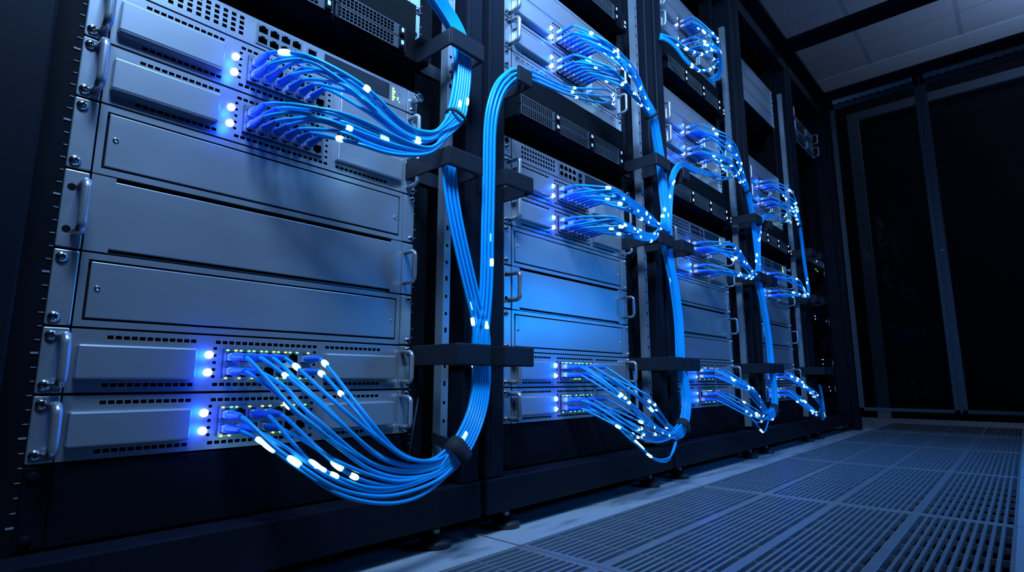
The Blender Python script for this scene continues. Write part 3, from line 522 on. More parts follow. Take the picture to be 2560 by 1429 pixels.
# ------------------------------------------------------------------ racks
KZ0, KZ1, FY, TOPZ = .038, .098, -.045, 1.885
def foot_parts():
    pad = cached('foot_pad', lambda: MB().lathe((0, 0, 0), (0, 0, 1), [(0, 0), (.0255, 0), (.0270, .003), (.0270, .0085), (.0235, .0125), (.0130, .0150), (.0110, .0205), (0, .0205)], 'rubber', 28))
    stem = cached('foot_stem', lambda: MB().cyl((0, 0, .018), (0, 0, 1), .0042, .060, 'galv', 14))
    nut = cached('foot_nut', lambda: MB().cyl((0, 0, .0200), (0, 0, 1), .0068, .0080, 'galv', 6, smooth=False))
    return stem, pad, nut
def rack(k, label):
    zt = TOPZ
    def post(x0, x1):
        def f():
            b = MB(); b.box(x0, x1, FY, .035, KZ1, zt-.03, 'frame', .003, 2)
            b.box(x0+.010, x0+.0125, FY-.0008, FY, KZ1+.01, zt-.04, 'frame'); return b
        return f
    def tick():
        b = MB(); z = .125; i = 0
        while z < 1.80:
            w = .0066 if i % 6 == 0 else (.0048 if i % 2 else .0036)
            b.box(.1035-w, .1035, .0012, .0021, z-.0005, z+.0005 if i % 6 else z+.0016, 'mark')
            z += .0148; i += 1
        return b
    def tick2():
        b = MB(); z = .125; i = 0
        while z < 1.80:
            b.box(.5985, .6020, .0012, .0021, z-.0005, z+.0006, 'mark'); z += .0296 if i % 2 else .0148; i += 1
        return b
    def perf():
        b = MB(); hs = []; z = .14
        while z < 1.66:
            hs.append((.6475, .6525, z, z+.0055 if int(z*1000) % 3 else z+.009)); z += .031
        b.plate(.6425, .6585, .11, 1.69, -.030, hs, .006, 'galv', 'void')
        b.quad([(.6425, -.030, .11), (.6425, -.010, .11), (.6425, -.010, 1.69), (.6425, -.030, 1.69)], 'galv')
        b.quad([(.6585, -.030, .11), (.6585, -.010, .11), (.6585, -.010, 1.69), (.6585, -.030, 1.69)], 'galv')
        b.quad([(.6425, -.030, 1.69), (.6585, -.030, 1.69), (.6585, -.010, 1.69), (.6425, -.010, 1.69)], 'galv')
        return b
    stem, pad, nut = foot_parts()
    def foot(x, y): return ('levelling_foot', pad, (x, y, 0), [('stem', stem), ('nut', nut)])
    parts = [
        ('post', cached('post_l', post(.012, .068 if k == 0 else .058))) if k else ('post', MB().box(.006, .0735, FY, .035, KZ1, zt-.03, 'frame', .003, 2).mesh('post_near')),
        ('post', cached('post_r', post(.6795, .7215))),
        ('kick_panel', cached('kick', lambda: MB().box(.0105, .7235, FY-.004, FY+.012, KZ0, KZ1, 'frame', .0022, 2).box(.0105, .7235, FY+.012, .012, KZ1-.006, KZ1-.001, 'frame').box(.0105, .7235, FY+.012, .9, KZ0, KZ0+.008, 'black'))),
        ('top_beam', cached('topbeam', lambda: MB().box(.0105, .7235, FY-.002, .02, zt-.055, zt, 'frame', .003, 2).box(.0105, .7235, .02, .90, zt-.012, zt, 'black'))),
        ('mounting_rail', cached('rail_l', lambda: MB().box(.0735, .1085, .0022, .0060, KZ1, zt-.06, 'black').box(.0735, .0770, .0060, .06, KZ1, zt-.06, 'black')), (0, 0, 0), [('unit_marks', cached('marks_l', tick))]),
        ('mounting_rail', cached('rail_r', lambda: MB().box(.590, .628, .0022, .0060, KZ1, zt-.06, 'black').box(.6250, .628, .0060, .06, KZ1, zt-.06, 'black')), (0, 0, 0), [('unit_marks', cached('marks_r', tick2))]),
        ('side_panel', cached('side_l', lambda: MB().box(.0125, .0165, .036, .90, KZ1, zt-.03, 'black'))),
        ('side_panel', cached('side_r', lambda: MB().box(.7165, .7205, .036, .90, KZ1, zt-.03, 'black'))),
        ('back_panel', cached('backp', lambda: MB().box(.0165, .7165, .88, .885, KZ1, zt-.03, 'black'))),
        foot(.648, -.018), foot(.0935, -.018), foot(.648, .80), foot(.0935, .80)]
    if k < 4: parts.append(('perforated_rail', cached('perf_rail', perf)))
    return thing('server_rack', label, 'server rack', (off(k), 0, 0), parts, 'server racks in the row')

rack_labels = ['black server rack closest to the camera, widest in the picture, with a bare left post',
    'second black server rack in the row, right behind the foremost one',
    'third black server rack in the row, with a bright cable tangle near its top',
    'fourth black server rack in the row, with three stacked grey panels near its top',
    'fifth and last black server rack in the row, mostly empty, beside the aisle door']
for k in range(5): rack(k, rack_labels[k])

# ------------------------------------------------------------------ equipment
gS = 'cabled network switches'; gB = 'grooved blank panels'
Z = dict(m0=.186, m1=.259, b1=.333, dr=.420, b2=.513, m2=.601, m3=.678, sw=.755, st=.843, sl=.961, m6=1.011, m7=1.089, pp=1.169, st2=1.275, sl2=1.385, m8=1.417, m9=1.495, p3=1.573)
for k in range(5):
    r = RN[k]
    plain_panel(k, .100, .085, 'black blank panel above the kick panel of the %s' % r, 'black blank panels at the bottom', 'black')
    if k == 4: break
    cabled_switch(k, Z['m0'], .0730, 'lowest cabled network switch of the %s, above the black blank panel' % r, gS, .80 if k < 2 else .5, 3+k)
    cabled_switch(k, Z['m1'], .0740, 'second lowest cabled network switch of the %s, under the lower grooved panel' % r, gS, .85 if k < 2 else .5, 11+k)
    groove_panel(k, Z['b1'], .0870, 'lower grooved grey blank panel of the %s, under the drawer with handles' % r, gB)
    handle_panel(k, Z['dr'], .0930, 'plain grey equipment drawer with two bail handles in the %s' % r, 'plain equipment drawers')
    groove_panel(k, Z['b2'], .0880, 'upper grooved grey blank panel of the %s, over the drawer with handles' % r, gB)
    cabled_switch(k, Z['m2'], .0770, 'lower of the two mid-height cabled switches of the %s' % r, gS, 0, 20+k)
    cabled_switch(k, Z['m3'], .0770, 'upper of the two mid-height cabled switches of the %s, under the perforated switch' % r, gS, 0, 30+k)
    perforated_switch(k, Z['sw'], .0455, 'perforated grey switch with empty ports, dark display and green lights in the %s' % r, 'perforated switches')
    storage_server(k, Z['st'], 'storage server with black mesh drive bays above the perforated switch in the %s' % r, 'storage servers', ledset='blue' if k < 2 else 'white')
    slot_panel(k, Z['sl'], .0500, 'slim slotted grey server on top of the mesh storage server in the %s' % r, 'slim slotted servers')
    cabled_switch(k, Z['m6'], .0780, 'lower of the two high cabled switches of the %s, over the slim slotted server' % r, gS, 0, 40+k, bare=False)
    cabled_switch(k, Z['m7'], .0800, 'upper of the two high cabled switches of the %s, under a plain grey panel' % r, gS, 0, 50+k)
    plain_panel(k, Z['pp'], .0670, 'plain grey panel above the high cabled switches of the %s' % r, 'plain grey panels')
    if k in (1, 2):
        storage_server(k, Z['st2'], 'high storage server with mesh drive bays near the top of the %s' % r, 'storage servers', .110, 'blue' if k == 1 else 'white')
    if k == 2:
        slot_panel(k, Z['sl2'], .0320, 'thin slotted grey server near the top of the third rack, under the cable tangle', 'slim slotted servers')
        cabled_switch(k, Z['m8'], .0780, 'lower of the two topmost cabled switches of the third rack', gS, 0, 61)
        cabled_switch(k, Z['m9'], .0780, 'upper of the two topmost cabled switches of the third rack', gS, 0, 62)
        plain_panel(k, Z['p3'], .0670, 'topmost plain grey panel of the third rack, over its topmost switches', 'plain grey panels')
    if k == 3:
        for j, w in enumerate(('lowest', 'middle', 'highest')):
            plain_panel(k, 1.492+j*.066, .066, '%s of three stacked plain grey panels near the top of the fourth rack' % w, 'stacked plain panels of the fourth rack')
# fifth rack: two handled switches without cables high up and a few slim units
for z, w in ((1.555, 'lower'), (1.632, 'upper')):
    cabled_switch(4, z, .0770, '%s of two uncabled handled switches high in the last rack' % w, gS, 0, 80, bare=True)
def slim(k, z0, h, label, m, kids):
    rw = ER-XB-.0015
    def f(): return MB().box(XA, XB, 0, .004, .0008, h-.0008, m, .001)
    parts = [('faceplate', cached('slim_%g_%s' % (h, m), f), (0, 0, 0), kids), chassis(h, .3), ('mounting_ear', ear_mesh(h, rw), (XB+.0015, 0, 0), [('screw', screw_mesh(), (rw*.5, -.0002, h*.5))]),
             ('mounting_ear', ear_mesh(h, XA-.0015-EL), (EL, 0, 0), [('screw', screw_mesh(), (.01, -.0002, h*.5))])]
    return thing('rack_server', label, 'rack server', (off(k), 0, z0), parts, 'slim units in the last rack')
def lamp(m, w=.006, h=.006): return cached('lamp_%s_%g' % (m, w), lambda: MB().box(0, w, -.0012, 0, 0, h, m, .0008))
slim(4, .895, .040, 'slim unit with a yellow lamp at mid height in the last rack', 'steel', [('yellow_lamp', lamp('yellow', .012, .010), (.43, 0, .020))])
slim(4, .850, .036, 'slim black unit with two green lamps in the last rack', 'black', [('green_lamp', lamp('green', .007, .007), (.40, 0, .015)), ('green_lamp', lamp('green', .007, .007), (.43, 0, .008))])
slim(4, .575, .040, 'slim black unit with a small red lamp in the last rack', 'black', [('white_lamp', lamp('whiteled'), (.30, 0, .026)), ('white_lamp', lamp('whiteled'), (.30, 0, .010)), ('red_lamp', lamp('red', .008, .006), (.52, 0, .016))])
slim(4, .345, .042, 'slim black unit with dim green and yellow lamps low in the last rack', 'black', [('green_lamp', lamp('green', .009, .003), (.36, 0, .034)), ('green_lamp', lamp('green', .009, .003), (.385, 0, .034)), ('yellow_lamp', lamp('yellow', .008, .004), (.37, 0, .010))])
slim(4, .205, .040, 'lowest slim black unit in the last rack, with white lamps', 'black', [('white_lamp', lamp('whiteled', .005, .005), (.45, 0, .030)), ('white_lamp', lamp('whiteled', .007, .005), (.47, 0, .010))])

# ------------------------------------------------------------------ cable rings (U shaped brackets)
def ring_mesh(x0, x1, z0, z1, left=True, right=True, round_=True):
    def f():
        b = MB(); y0, y1 = -.117, -.110
        b.box(x0, x1, y0, y1, z0, z1, 'ring', .0028 if round_ else .001, 2)
        if left: b.box(x0, x0+.004, y1-.002, .002, z0+.001, z1-.001, 'ring', .001)
        if right: b.box(x1-.004, x1, y1-.002, .002, z0+.001, z1-.001, 'ring', .001)
        b.box(x0, x1, -.0015, .002, z0+.004, z1-.004, 'ring')
        return b
    return cached('ring_%g_%g_%d%d' % (x0, z0, left, right), f)
for k in range(5):
    for j, (x0, x1, z0, z1, h) in enumerate(((.5755, .6555, .842, .876, 'highest'), (.5745, .6550, .625, .659, 'middle'), (.5985, .6790, .2975, .3335, 'lowest'))):
        if k == 4: continue
        o = link('cable_ring', ring_mesh(x0, x1, z0, z1), None, (off(k) + (.0 if k < 2 else .012*(k-1)), 0, 0))
        tag(o, '%s black cable ring on the right side of the %s' % (h, RN[k]), 'cable bracket', 'black cable rings')
    if k:
        for x0, x1, z0, z1, h, lf in ((.0223, .0632, .848, .882, 'highest', False), (-.0140, .0648, .627, .6605, 'middle', True), (-.0175, .0627, .298, .3335, 'lowest', True)):
            o = link('cable_ring', ring_mesh(x0, x1, z0, z1, lf, True), None, (off(k) + (.0 if k < 2 else -.012+.008*(k-2)), 0, 0))
            tag(o, '%s black cable ring on the left post of the %s' % (h, RN[k]), 'cable bracket', 'black cable rings')

# ------------------------------------------------------------------ patch cables
def lerp(a, b, t): return [x+(y-x)*t for x, y in zip(a, b)]
def resample(pts, n):
    P = [Vector(p) for p in pts]; d = [0]
    for a, b in zip(P, P[1:]): d.append(d[-1]+(b-a).length)
    out = []; j = 0
    for i in range(n):
        s = d[-1]*i/(n-1)
        while j < len(P)-2 and d[j+1] < s: j += 1
        t = (s-d[j])/max(d[j+1]-d[j], 1e-9); out.append(P[j].lerp(P[j+1], min(max(t, 0), 1)))
    return out
def smooth(pts, step=.009):
    """centripetal-ish Catmull-Rom through pts, then even spacing"""
    P = [Vector(p) for p in pts]; P = [2*P[0]-P[1]] + P + [2*P[-1]-P[-2]]; out = []
    for i in range(1, len(P)-2):
        p0, p1, p2, p3 = P[i-1:i+3]; n = 8
        for q in range(n):
            t = q/n
            out.append(.5*((2*p1) + (p2-p0)*t + (2*p0-5*p1+4*p2-p3)*t*t + (3*p1-p0-3*p2+p3)*t**3))
    out.append(P[-2])
    L = sum((b-a).length for a, b in zip(out, out[1:]))
    out = resample(out, max(8, int(L/step)))
    for _ in range(3):
        out = [out[0]] + [(a+2*b+c)/4 for a, b, c in zip(out, out[1:], out[2:])] + [out[-1]]
    return out
def fan(pair, t, n=12):
    A, B = resample(pair[0], n), resample(pair[1], n)
    return [a.lerp(b, t) for a, b in zip(A, B)]
def trunk(pts, ox, oy):
    """shift a centreline by ox across and oy in depth"""
    P = [Vector(p) for p in pts]; out = []
    for i, p in enumerate(P):
        t = (P[min(i+1, len(P)-1)]-P[max(i-1, 0)]); t.y = 0
        t = t.normalized() if t.length > 1e-6 else Vector((0, 0, 1))
        out.append(p + Vector((t.z, 0, -t.x))*ox + Vector((0, oy, 0)))
    return out
def slots(n, cols, pitch=.0054):
    S = []
    for i in range(n):
        c, r = i % cols, i // cols
        S.append(((c-(cols-1)/2)*pitch + (r % 2)*pitch*.5 - pitch*.25, (r-(math.ceil(n/cols)-1)/2)*pitch*.9))
    return S
CR = .00235
def boot_mesh(slim_=False):
    def f():
        b = MB(); pts = []; rad = []
        n = 22
        for i in range(n):
            s = i/(n-1); pts.append((0, -s*.036, 0))
            base = (.0027 if slim_ else .0034)*(1-s)**.7 + (.0030 if slim_ else .0030)
            rad.append(base*(1-.10*(i % 2)) if .25 < s < .9 else base)
        b.tube(pts, 1, 'boot', 12, True, rad); return b
    return cached('boot_slim' if slim_ else 'boot', f)
def plug_mesh():
    return cached('plug', lambda: MB().box(-.0056, .0056, -.0130, .0060, -.0046, .0046, 'plug', .0008).box(-.0022, .0022, -.011, .004, .0046, .0058, 'plug'))
ncab = [0]
def cable(path, ends, label, group, beads, r=CR, rnd=random):
    """path: list of points; ends: [(x, z) port of the first end or None, same for the last]; beads: arc fractions that glow"""
    P = [Vector(p) for p in path]
    pre, post_ = [], []
    kids = []
    base = None
    for e, where in ((ends[0], 0), (ends[1], 1)):
        if e is None: continue
        x, z = e; y0 = -.005
        kids.append(('plug', plug_mesh(), (x, y0, z))); kids.append(('strain_relief', boot_mesh(x > .7), (x, y0-.0105, z)))
        lead = [Vector((x, -.030, z)), Vector((x, -.052, z))]
        tip = Vector((x, -.060, z))
        if where == 0:
            while len(P) > 3 and (P[0].x < x+.014 or (P[0]-tip).length < .022): P.pop(0)
            pre = lead
        else:
            while len(P) > 3 and (P[-1].x < x+.014 or (P[-1]-tip).length < .022): P.pop()
            post_ = lead[::-1]
    pts = smooth(pre + P + post_)
    n = 8
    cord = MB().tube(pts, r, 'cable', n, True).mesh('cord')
    o0 = Vector(pts[0])
    root = bpy.data.objects.new('patch_cable', None); C.objects.link(root); root.location = o0; root.empty_display_size = .01
    tag(root, label, 'network cable', group)
    c = link('cord', cord, root, -o0)
    for nm, me, loc in kids: link(nm, me, root, Vector(loc)-o0)
    D = [0.]
    for p, q in zip(pts, pts[1:]): D.append(D[-1]+(q-p).length)
    def at(t):
        t = min(max(t, 0), D[-1]-1e-6); i = 0
        lo_, hi_ = 0, len(D)-2
        while lo_ < hi_:
            m = (lo_+hi_+1)//2
            if D[m] <= t: lo_ = m
            else: hi_ = m-1
        return pts[lo_].lerp(pts[lo_+1], (t-D[lo_])/max(D[lo_+1]-D[lo_], 1e-9))
    for fr, ln, rr in beads:
        c0 = fr*D[-1]; q = [-.5, -.36, -.18, 0, .18, .36, .5]
        rad = [r*(1+(rr-1)*math.sqrt(max(0, 1-(2*u)**2))) * (1.02) for u in q]
        link('light_point', MB().tube([at(c0+u*ln)-o0 for u in q], 1, 'bead', 10, True, rad).mesh('light_point'), root)
    ncab[0] += 1
    return root
def rbeads(rnd, a, b, n, ln=.010, rr=1.3):
    return [(a+(b-a)*rnd.random(), ln*(.7+.7*rnd.random()), rr*(.9+.25*rnd.random())) for _ in range(n)]
def at_len(pts_lens, s): return s
def pw(k, sw, c, r):
    h = {'m0': .0730, 'm1': .0740, 'm2': .0770, 'm3': .0770, 'm6': .0780, 'm7': .0800, 'm8': .0780, 'm9': .0780}[sw]
    x, z = port_xz(c, r, h); return off(k)+x, Z[sw]+z

rnd = random.Random(21)
# --- nearest rack, the two lowest switches
SL = slots(14, 7, .0060)
order = [6, 5, 4, 3, 2, 1, 0, 13, 12, 11, 10, 9, 8, 7]
names1 = {0: 'lowest hanging blue patch cable of the nearest rack, from its first bottom port', 13: 'uppermost sagging blue patch cable of the nearest rack, from its right end port'}
for _i in (1, 3, 5): names1[_i] = 'one of three blue patch cables reaching from the nearest rack into the second rack'
for i, (sw, c, r, tr) in enumerate(GUIDES['L1']):
    ox, oy = SL[order[i]]
    A = trunk(GUIDES['T1'], ox, oy)
    up = trunk(GUIDES['T1A'], ox*.75, oy) if i % 2 == 0 else trunk(GUIDES['T1B'], ox*.75, oy)
    if i % 2 and i in (1, 3, 5):
        up = up[:-1] + [Vector(q) for q in GUIDES['E1B'][2-(1, 3, 5).index(i)]]
    elif i % 2:
        up = up[:8]
    bd = rbeads(rnd, .04, .12, 1, .012, 1.25) if i % 3 == 0 else []
    if i in (0, 1): bd.append((.066, .020, 1.6))
    if i in (3, 5): bd += [(.072, .018, 1.6), (.088, .012, 1.4)]
    if i in (12, 13): bd.append((.030, .012, 1.6))
    if i == 11: bd.append((.040, .012, 1.5))
    if i % 3 == 1: bd.append((.445, .014, 1.25))
    if i % 3 == 0: bd.append((.690, .014, 1.25))
    if i in (1, 3, 5): bd += [(.80, .012, 1.25), (.955, .010, 1.7), (.98, .009, 1.6)]
    lab = names1.get(i) or 'one of the sagging blue patch cables gathered in the strap of the nearest rack'
    cable([Vector(p) for p in tr] + A + up, [pw(0, 'm%d' % sw, c, r), None], lab, 'sagging patch cables of the nearest rack', bd, .0027)
# --- nearest rack, mid-height switches: out, down, round and up off the top of the picture
def upper_bundle(k, spec, T, down, grp, lab, nb=3, cols=6, rr=.00265, lnb=.009):
    n = sum(len(s[3]) for s in spec); S = slots(n, cols); q = 0
    for gi, (sw, hi, lo_, ports) in enumerate(spec):
        for j, (c, r) in enumerate(ports):
            t = c/6*.85 + (0 if r else .15) if k else min(1, c/6*.6 + (0 if r else .42))
            F = fan((GUIDES[hi], GUIDES[lo_]) if isinstance(hi, str) and isinstance(lo_, str) and hi != lo_ else GUIDES[hi], t)
            ox, oy = S[q]; q += 1
            jit = Vector((0, rnd.uniform(-.006, .006), rnd.uniform(-.003, .003)))
            mid = [F[0]] + [p + jit*math.sin(PI*m/(len(F)-1)) for m, p in list(enumerate(F))[1:-1]]
            path = mid + trunk(T, ox, oy); e2 = None
            bd = rbeads(rnd, .05, .42 if down is None else .30, nb if down is not None or q % 2 else nb-1, lnb, 1.5)
            if down is not None:
                sw2, dn = down[gi]
                D = fan(GUIDES[dn], t)
                path = path + D[::-1][1:]; e2 = pw(k, sw2, c, r)
                bd += rbeads(rnd, .72, .94, max(1, nb-1), lnb, 1.5)
                if q % 3 == 0: bd.append((.60, .012, 1.25))
                if q % 4 == 0: bd.append((.70, .014, 1.4))
            else:
                if q % 3 == 0: bd.append((.60, .016, 1.25))
            cable(path, [pw(k, sw, c, r), e2], lab[gi] if isinstance(lab, (list, tuple)) else lab, grp, bd, rr)
allp = [(c, 0) for c in range(7)] + [(0, 1), (2, 1), (4, 1)]
# U1 has separate left and right guides; blend them by column
def blend3(a, b, t, n=12):
    A = fan(GUIDES[a], 0, n) if t < .5 else None
    return None
GUIDES['U1top'] = (GUIDES['U1hi'][0], GUIDES['U1hi'][1])
upper_bundle(0, [('m3', 'U1top', 'U1top', [(0, 1), (0, 0), (1, 1), (1, 0), (2, 0), (3, 1), (3, 0), (4, 0), (5, 0)]),
                 ('m2', 'U1lo', 'U1lo', [(0, 1), (0, 0), (1, 1), (1, 0), (2, 0), (3, 1), (3, 0), (4, 0), (5, 0)])], GUIDES['T2'], None,
             'arched patch cables of the nearest rack',
             ['arching blue patch cable from the upper mid-height switch of the nearest rack', 'arching blue patch cable from the lower mid-height switch of the nearest rack'], nb=1, lnb=.013, rr=.00275)
P9 = [(0, 1), (0, 0), (1, 0), (2, 1), (2, 0), (3, 0), (4, 1), (4, 0), (5, 0), (6, 0)]
P7 = [(0, 1), (0, 0), (1, 0), (2, 0), (3, 0), (4, 0), (6, 0)]
P5 = [(0, 1), (0, 0), (2, 0), (3, 0), (5, 0)]
upper_bundle(1, [('m7', 'U2hi', 'U2hi', P9), ('m6', 'U2lo', 'U2lo', P9)], GUIDES['T4'], [('m3', 'D2hi'), ('m2', 'D2lo')],
             'arched patch cables of the second rack',
             ['blue patch cable joining the upper high and upper mid-height switches of the second rack', 'blue patch cable joining the lower high and lower mid-height switches of the second rack'], nb=2)
upper_bundle(2, [('m7', 'U3hi', 'U3hi', P7), ('m6', 'U3lo', 'U3lo', P7)], GUIDES['T6'], [('m3', 'D3hi'), ('m2', 'D3lo')],
             'arched patch cables of the third rack',
             ['blue patch cable joining the upper high and upper mid-height switches of the third rack', 'blue patch cable joining the lower high and lower mid-height switches of the third rack'], nb=2, lnb=.009)
upper_bundle(3, [('m7', 'U4hi', 'U4hi', P5), ('m6', 'U4lo', 'U4lo', P5)], GUIDES['T8'], [('m3', 'D4hi'), ('m2', 'D4lo')],
             'arched patch cables of the fourth rack',
             ['blue patch cable joining the upper high and upper mid-height switches of the fourth rack', 'blue patch cable joining the lower high and lower mid-height switches of the fourth rack'], nb=3, lnb=.010)
upper_bundle(2, [('m9', 'U5hi', 'U5hi', P7), ('m8', 'U5lo', 'U5lo', P5)], GUIDES['T9'], None,
             'tangled patch cables high in the third rack',
             ['one of the looping blue patch cables from the topmost switch of the third rack', 'one of the looping blue patch cables from the second topmost switch of the third rack'], nb=2, cols=4, lnb=.010)
for i, g in enumerate(GUIDES['M5']):
    cable(g, [None, None], '%s of three thick blue cables crossing diagonally under the topmost switches of the third rack' % ('upper', 'middle', 'lower')[i],
          'diagonal cables high in the third rack', rbeads(rnd, .2, .9, 4, .013, 1.15), .0042)
# --- low bundles of the second to fourth rack
def low_bundle(k, spec, drops, T, A, B, E, grp, lab, cols=6, nb=2):
    n = sum(len(s[2]) for s in spec) + len(drops); S = slots(n, cols); q = 0
    def finish(path, ox, oy, q, ports, bd, label):
        path = path + trunk(T, ox, oy)
        if A and q % 2 == 0: path = path + trunk(A, ox*.8, oy)
        elif B:
            path = path + trunk(B, ox*.6, oy*.8)
            e = q // 2
            if E and e < len(E): path = path + [Vector(p) for p in E[e]]; bd = bd + [(.93, .012, 1.5), (.965, .012, 1.5), (.985, .008, 1.7)]; label = 'one of three blue patch cables looping from the %s over into the %s' % (RN[k], RN[k+1])
            else: path = path[:-1]
        cable(path, [ports, None], label, grp, bd)
    for gi, (sw, g, ports) in enumerate(spec):
        for c, r in ports:
            t = (1-c/6)*.8 + (0 if r else .2)
            F = fan(GUIDES[g], t); ox, oy = S[q]
            jit = Vector((0, rnd.uniform(-.012, .012), rnd.uniform(-.006, .006)))
            F = [p + jit*math.sin(PI*m/(len(F)-1)) for m, p in enumerate(F)]
            bd = rbeads(rnd, .05, .26, nb - (q % 2), .009, 1.5) + ([(.60 if B else .75, .011, 1.35)] if q % 2 else [])
            finish(F, ox, oy, q, pw(k, sw, c, r), bd, lab[gi]); q += 1
    for j, d in enumerate(drops):
        ox, oy = S[q]
        finish([Vector(p) for p in d], ox, oy, q, pw(k, 'm0', 0, 0 if j == 0 else 1), rbeads(rnd, .05, .2, 2, .014, 1.3),
               'blue patch cable drooping lowest, below the strap at the foot of the %s' % RN[k]); q += 1
P6 = [(0, 1), (0, 0), (1, 1), (2, 0), (3, 1), (4, 0), (6, 1), (6, 0)]
low_bundle(1, [('m1', 'L2hi', P6), ('m0', 'L2lo', P6[1:])], GUIDES['L2drop'], GUIDES['T3'], GUIDES['T3A'], GUIDES['T3B'], GUIDES['E3B'], 'sagging patch cables of the second rack',
           ['one of the sagging blue patch cables from the second lowest switch of the second rack', 'one of the sagging blue patch cables from the lowest switch of the second rack'])
low_bundle(2, [('m1', 'L3hi', P6[:7]), ('m0', 'L3lo', P6[1:7])], GUIDES['L3drop'], GUIDES['T5'], GUIDES['T5A'], GUIDES['T5B'], GUIDES['E5B'], 'sagging patch cables of the third rack',
           ['one of the sagging blue patch cables from the second lowest switch of the third rack', 'one of the sagging blue patch cables from the lowest switch of the third rack'], nb=2)
low_bundle(3, [('m1', 'L4hi', P6[:6]), ('m0', 'L4lo', P6[:6])], [], GUIDES['T7'], None, None, None, 'sagging patch cables of the fourth rack',
           ['one of the sagging blue patch cables from the second lowest switch of the fourth rack', 'one of the sagging blue patch cables from the lowest switch of the fourth rack'], nb=3)
# two loose cords beside the rails
o = link('power_cord', MB().tube(smooth([(.628, .01, .300), (.622, .005, .25), (.606, -.004, .20), (.600, -.002, .15), (.604, .01, .115)]), .0022, 'powercord', 8).mesh('power_cord'))
tag(o, 'thin dark cord hanging behind the straps of the nearest rack', 'cord')
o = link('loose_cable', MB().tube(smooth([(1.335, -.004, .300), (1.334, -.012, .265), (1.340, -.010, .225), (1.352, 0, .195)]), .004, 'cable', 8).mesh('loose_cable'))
tag(o, 'short loose blue cable hanging beside the perforated rail of the second rack', 'network cable')

# ------------------------------------------------------------------ straps and ties round the bundles
def tie(T, i, rx, ry, w, th=.0016):
    """a flat band round the trunk at its point i"""
    P = [Vector(p) for p in T]; p = P[i]; t = (P[min(i+1, len(P)-1)]-P[max(i-1, 0)]); t.y = 0; t.normalize()
    a = Vector((t.z, 0, -t.x)); b = Vector((0, 1, 0)); mb = MB(); n = 28; im = mb.mi('velcro'); rings = []
    for q in range(n):
        c, s = math.cos(2*PI*q/n), math.sin(2*PI*q/n)
        c = math.copysign(abs(c)**.75, c); s = math.copysign(abs(s)**.75, s)
        d = a*c*rx + b*s*ry; e = a*c*(rx+th) + b*s*(ry+th)
        rings.append([mb.bm.verts.new(p+d-t*w/2), mb.bm.verts.new(p+e-t*w/2), mb.bm.verts.new(p+e+t*w/2), mb.bm.verts.new(p+d+t*w/2)])
    for q in range(n):
        A, B = rings[q], rings[(q+1) % n]
        for m in range(4):
            f = mb.bm.faces.new((A[m], A[(m+1) % 4], B[(m+1) % 4], B[m])); f.material_index = im; f.smooth = True
    return mb
def strap_thing(T, i, rx, ry, w, label, arm=None, name='cable_strap'):
    mb = tie(T, i, rx, ry, w)
    o = tag(link(name, mb.mesh(name)), label, 'cable tie', 'black cable straps')
    if arm:
        b = MB(); A, B = Vector(arm[0]), Vector(arm[1]); d = (B-A).normalized(); nn = d.cross(Vector((0, 0, 1))).normalized()*.0012; u = Vector((0, 0, .0105))
        q = [A-nn-u, A+nn-u, A+nn+u, A-nn+u]; r = [B-nn-u*.8, B+nn-u*.8, B+nn+u*.8, B-nn+u*.8]
        for f in ([q[0], q[1], q[2], q[3]], [r[3], r[2], r[1], r[0]], [q[0], r[0], r[1], q[1]], [q[1], r[1], r[2], q[2]], [q[2], r[2], r[3], q[3]], [q[3], r[3], r[0], q[0]]): b.quad(f, 'velcro')
        link('strap_tail', b.mesh('strap_tail'), o)
T = GUIDES['T1']
strap_thing(T, 0, .021, .014, .026, 'wide black strap holding the sagging bundle at the foot of the nearest rack', ((.598, -.112, .172), (.640, -.012, .178)))
armm = MB(); im = armm.mi('velcro')
strap_thing(GUIDES['T2'], 0, .0185, .0125, .006, 'thin black tie round the bright bundle beside the mid-height switches of the nearest rack', name='cable_tie')
strap_thing(GUIDES['T3'], 1, .0200, .0160, .022, 'wide black strap holding the sagging bundle at the foot of the second rack')
strap_thing(GUIDES['T4'], 0, .0200, .0150, .007, 'thin black tie round the arched bundle high in the second rack', name='cable_tie')
strap_thing(GUIDES['T5'], 1, .0190, .0150, .022, 'wide black strap holding the sagging bundle at the foot of the third rack')
strap_thing(GUIDES['T6'], 0, .0190, .0140, .008, 'thin black tie round the arched bundle high in the third rack', name='cable_tie')
strap_thing(GUIDES['T8'], 0, .0170, .0130, .009, 'thin black tie round the arched bundle of the fourth rack', name='cable_tie')

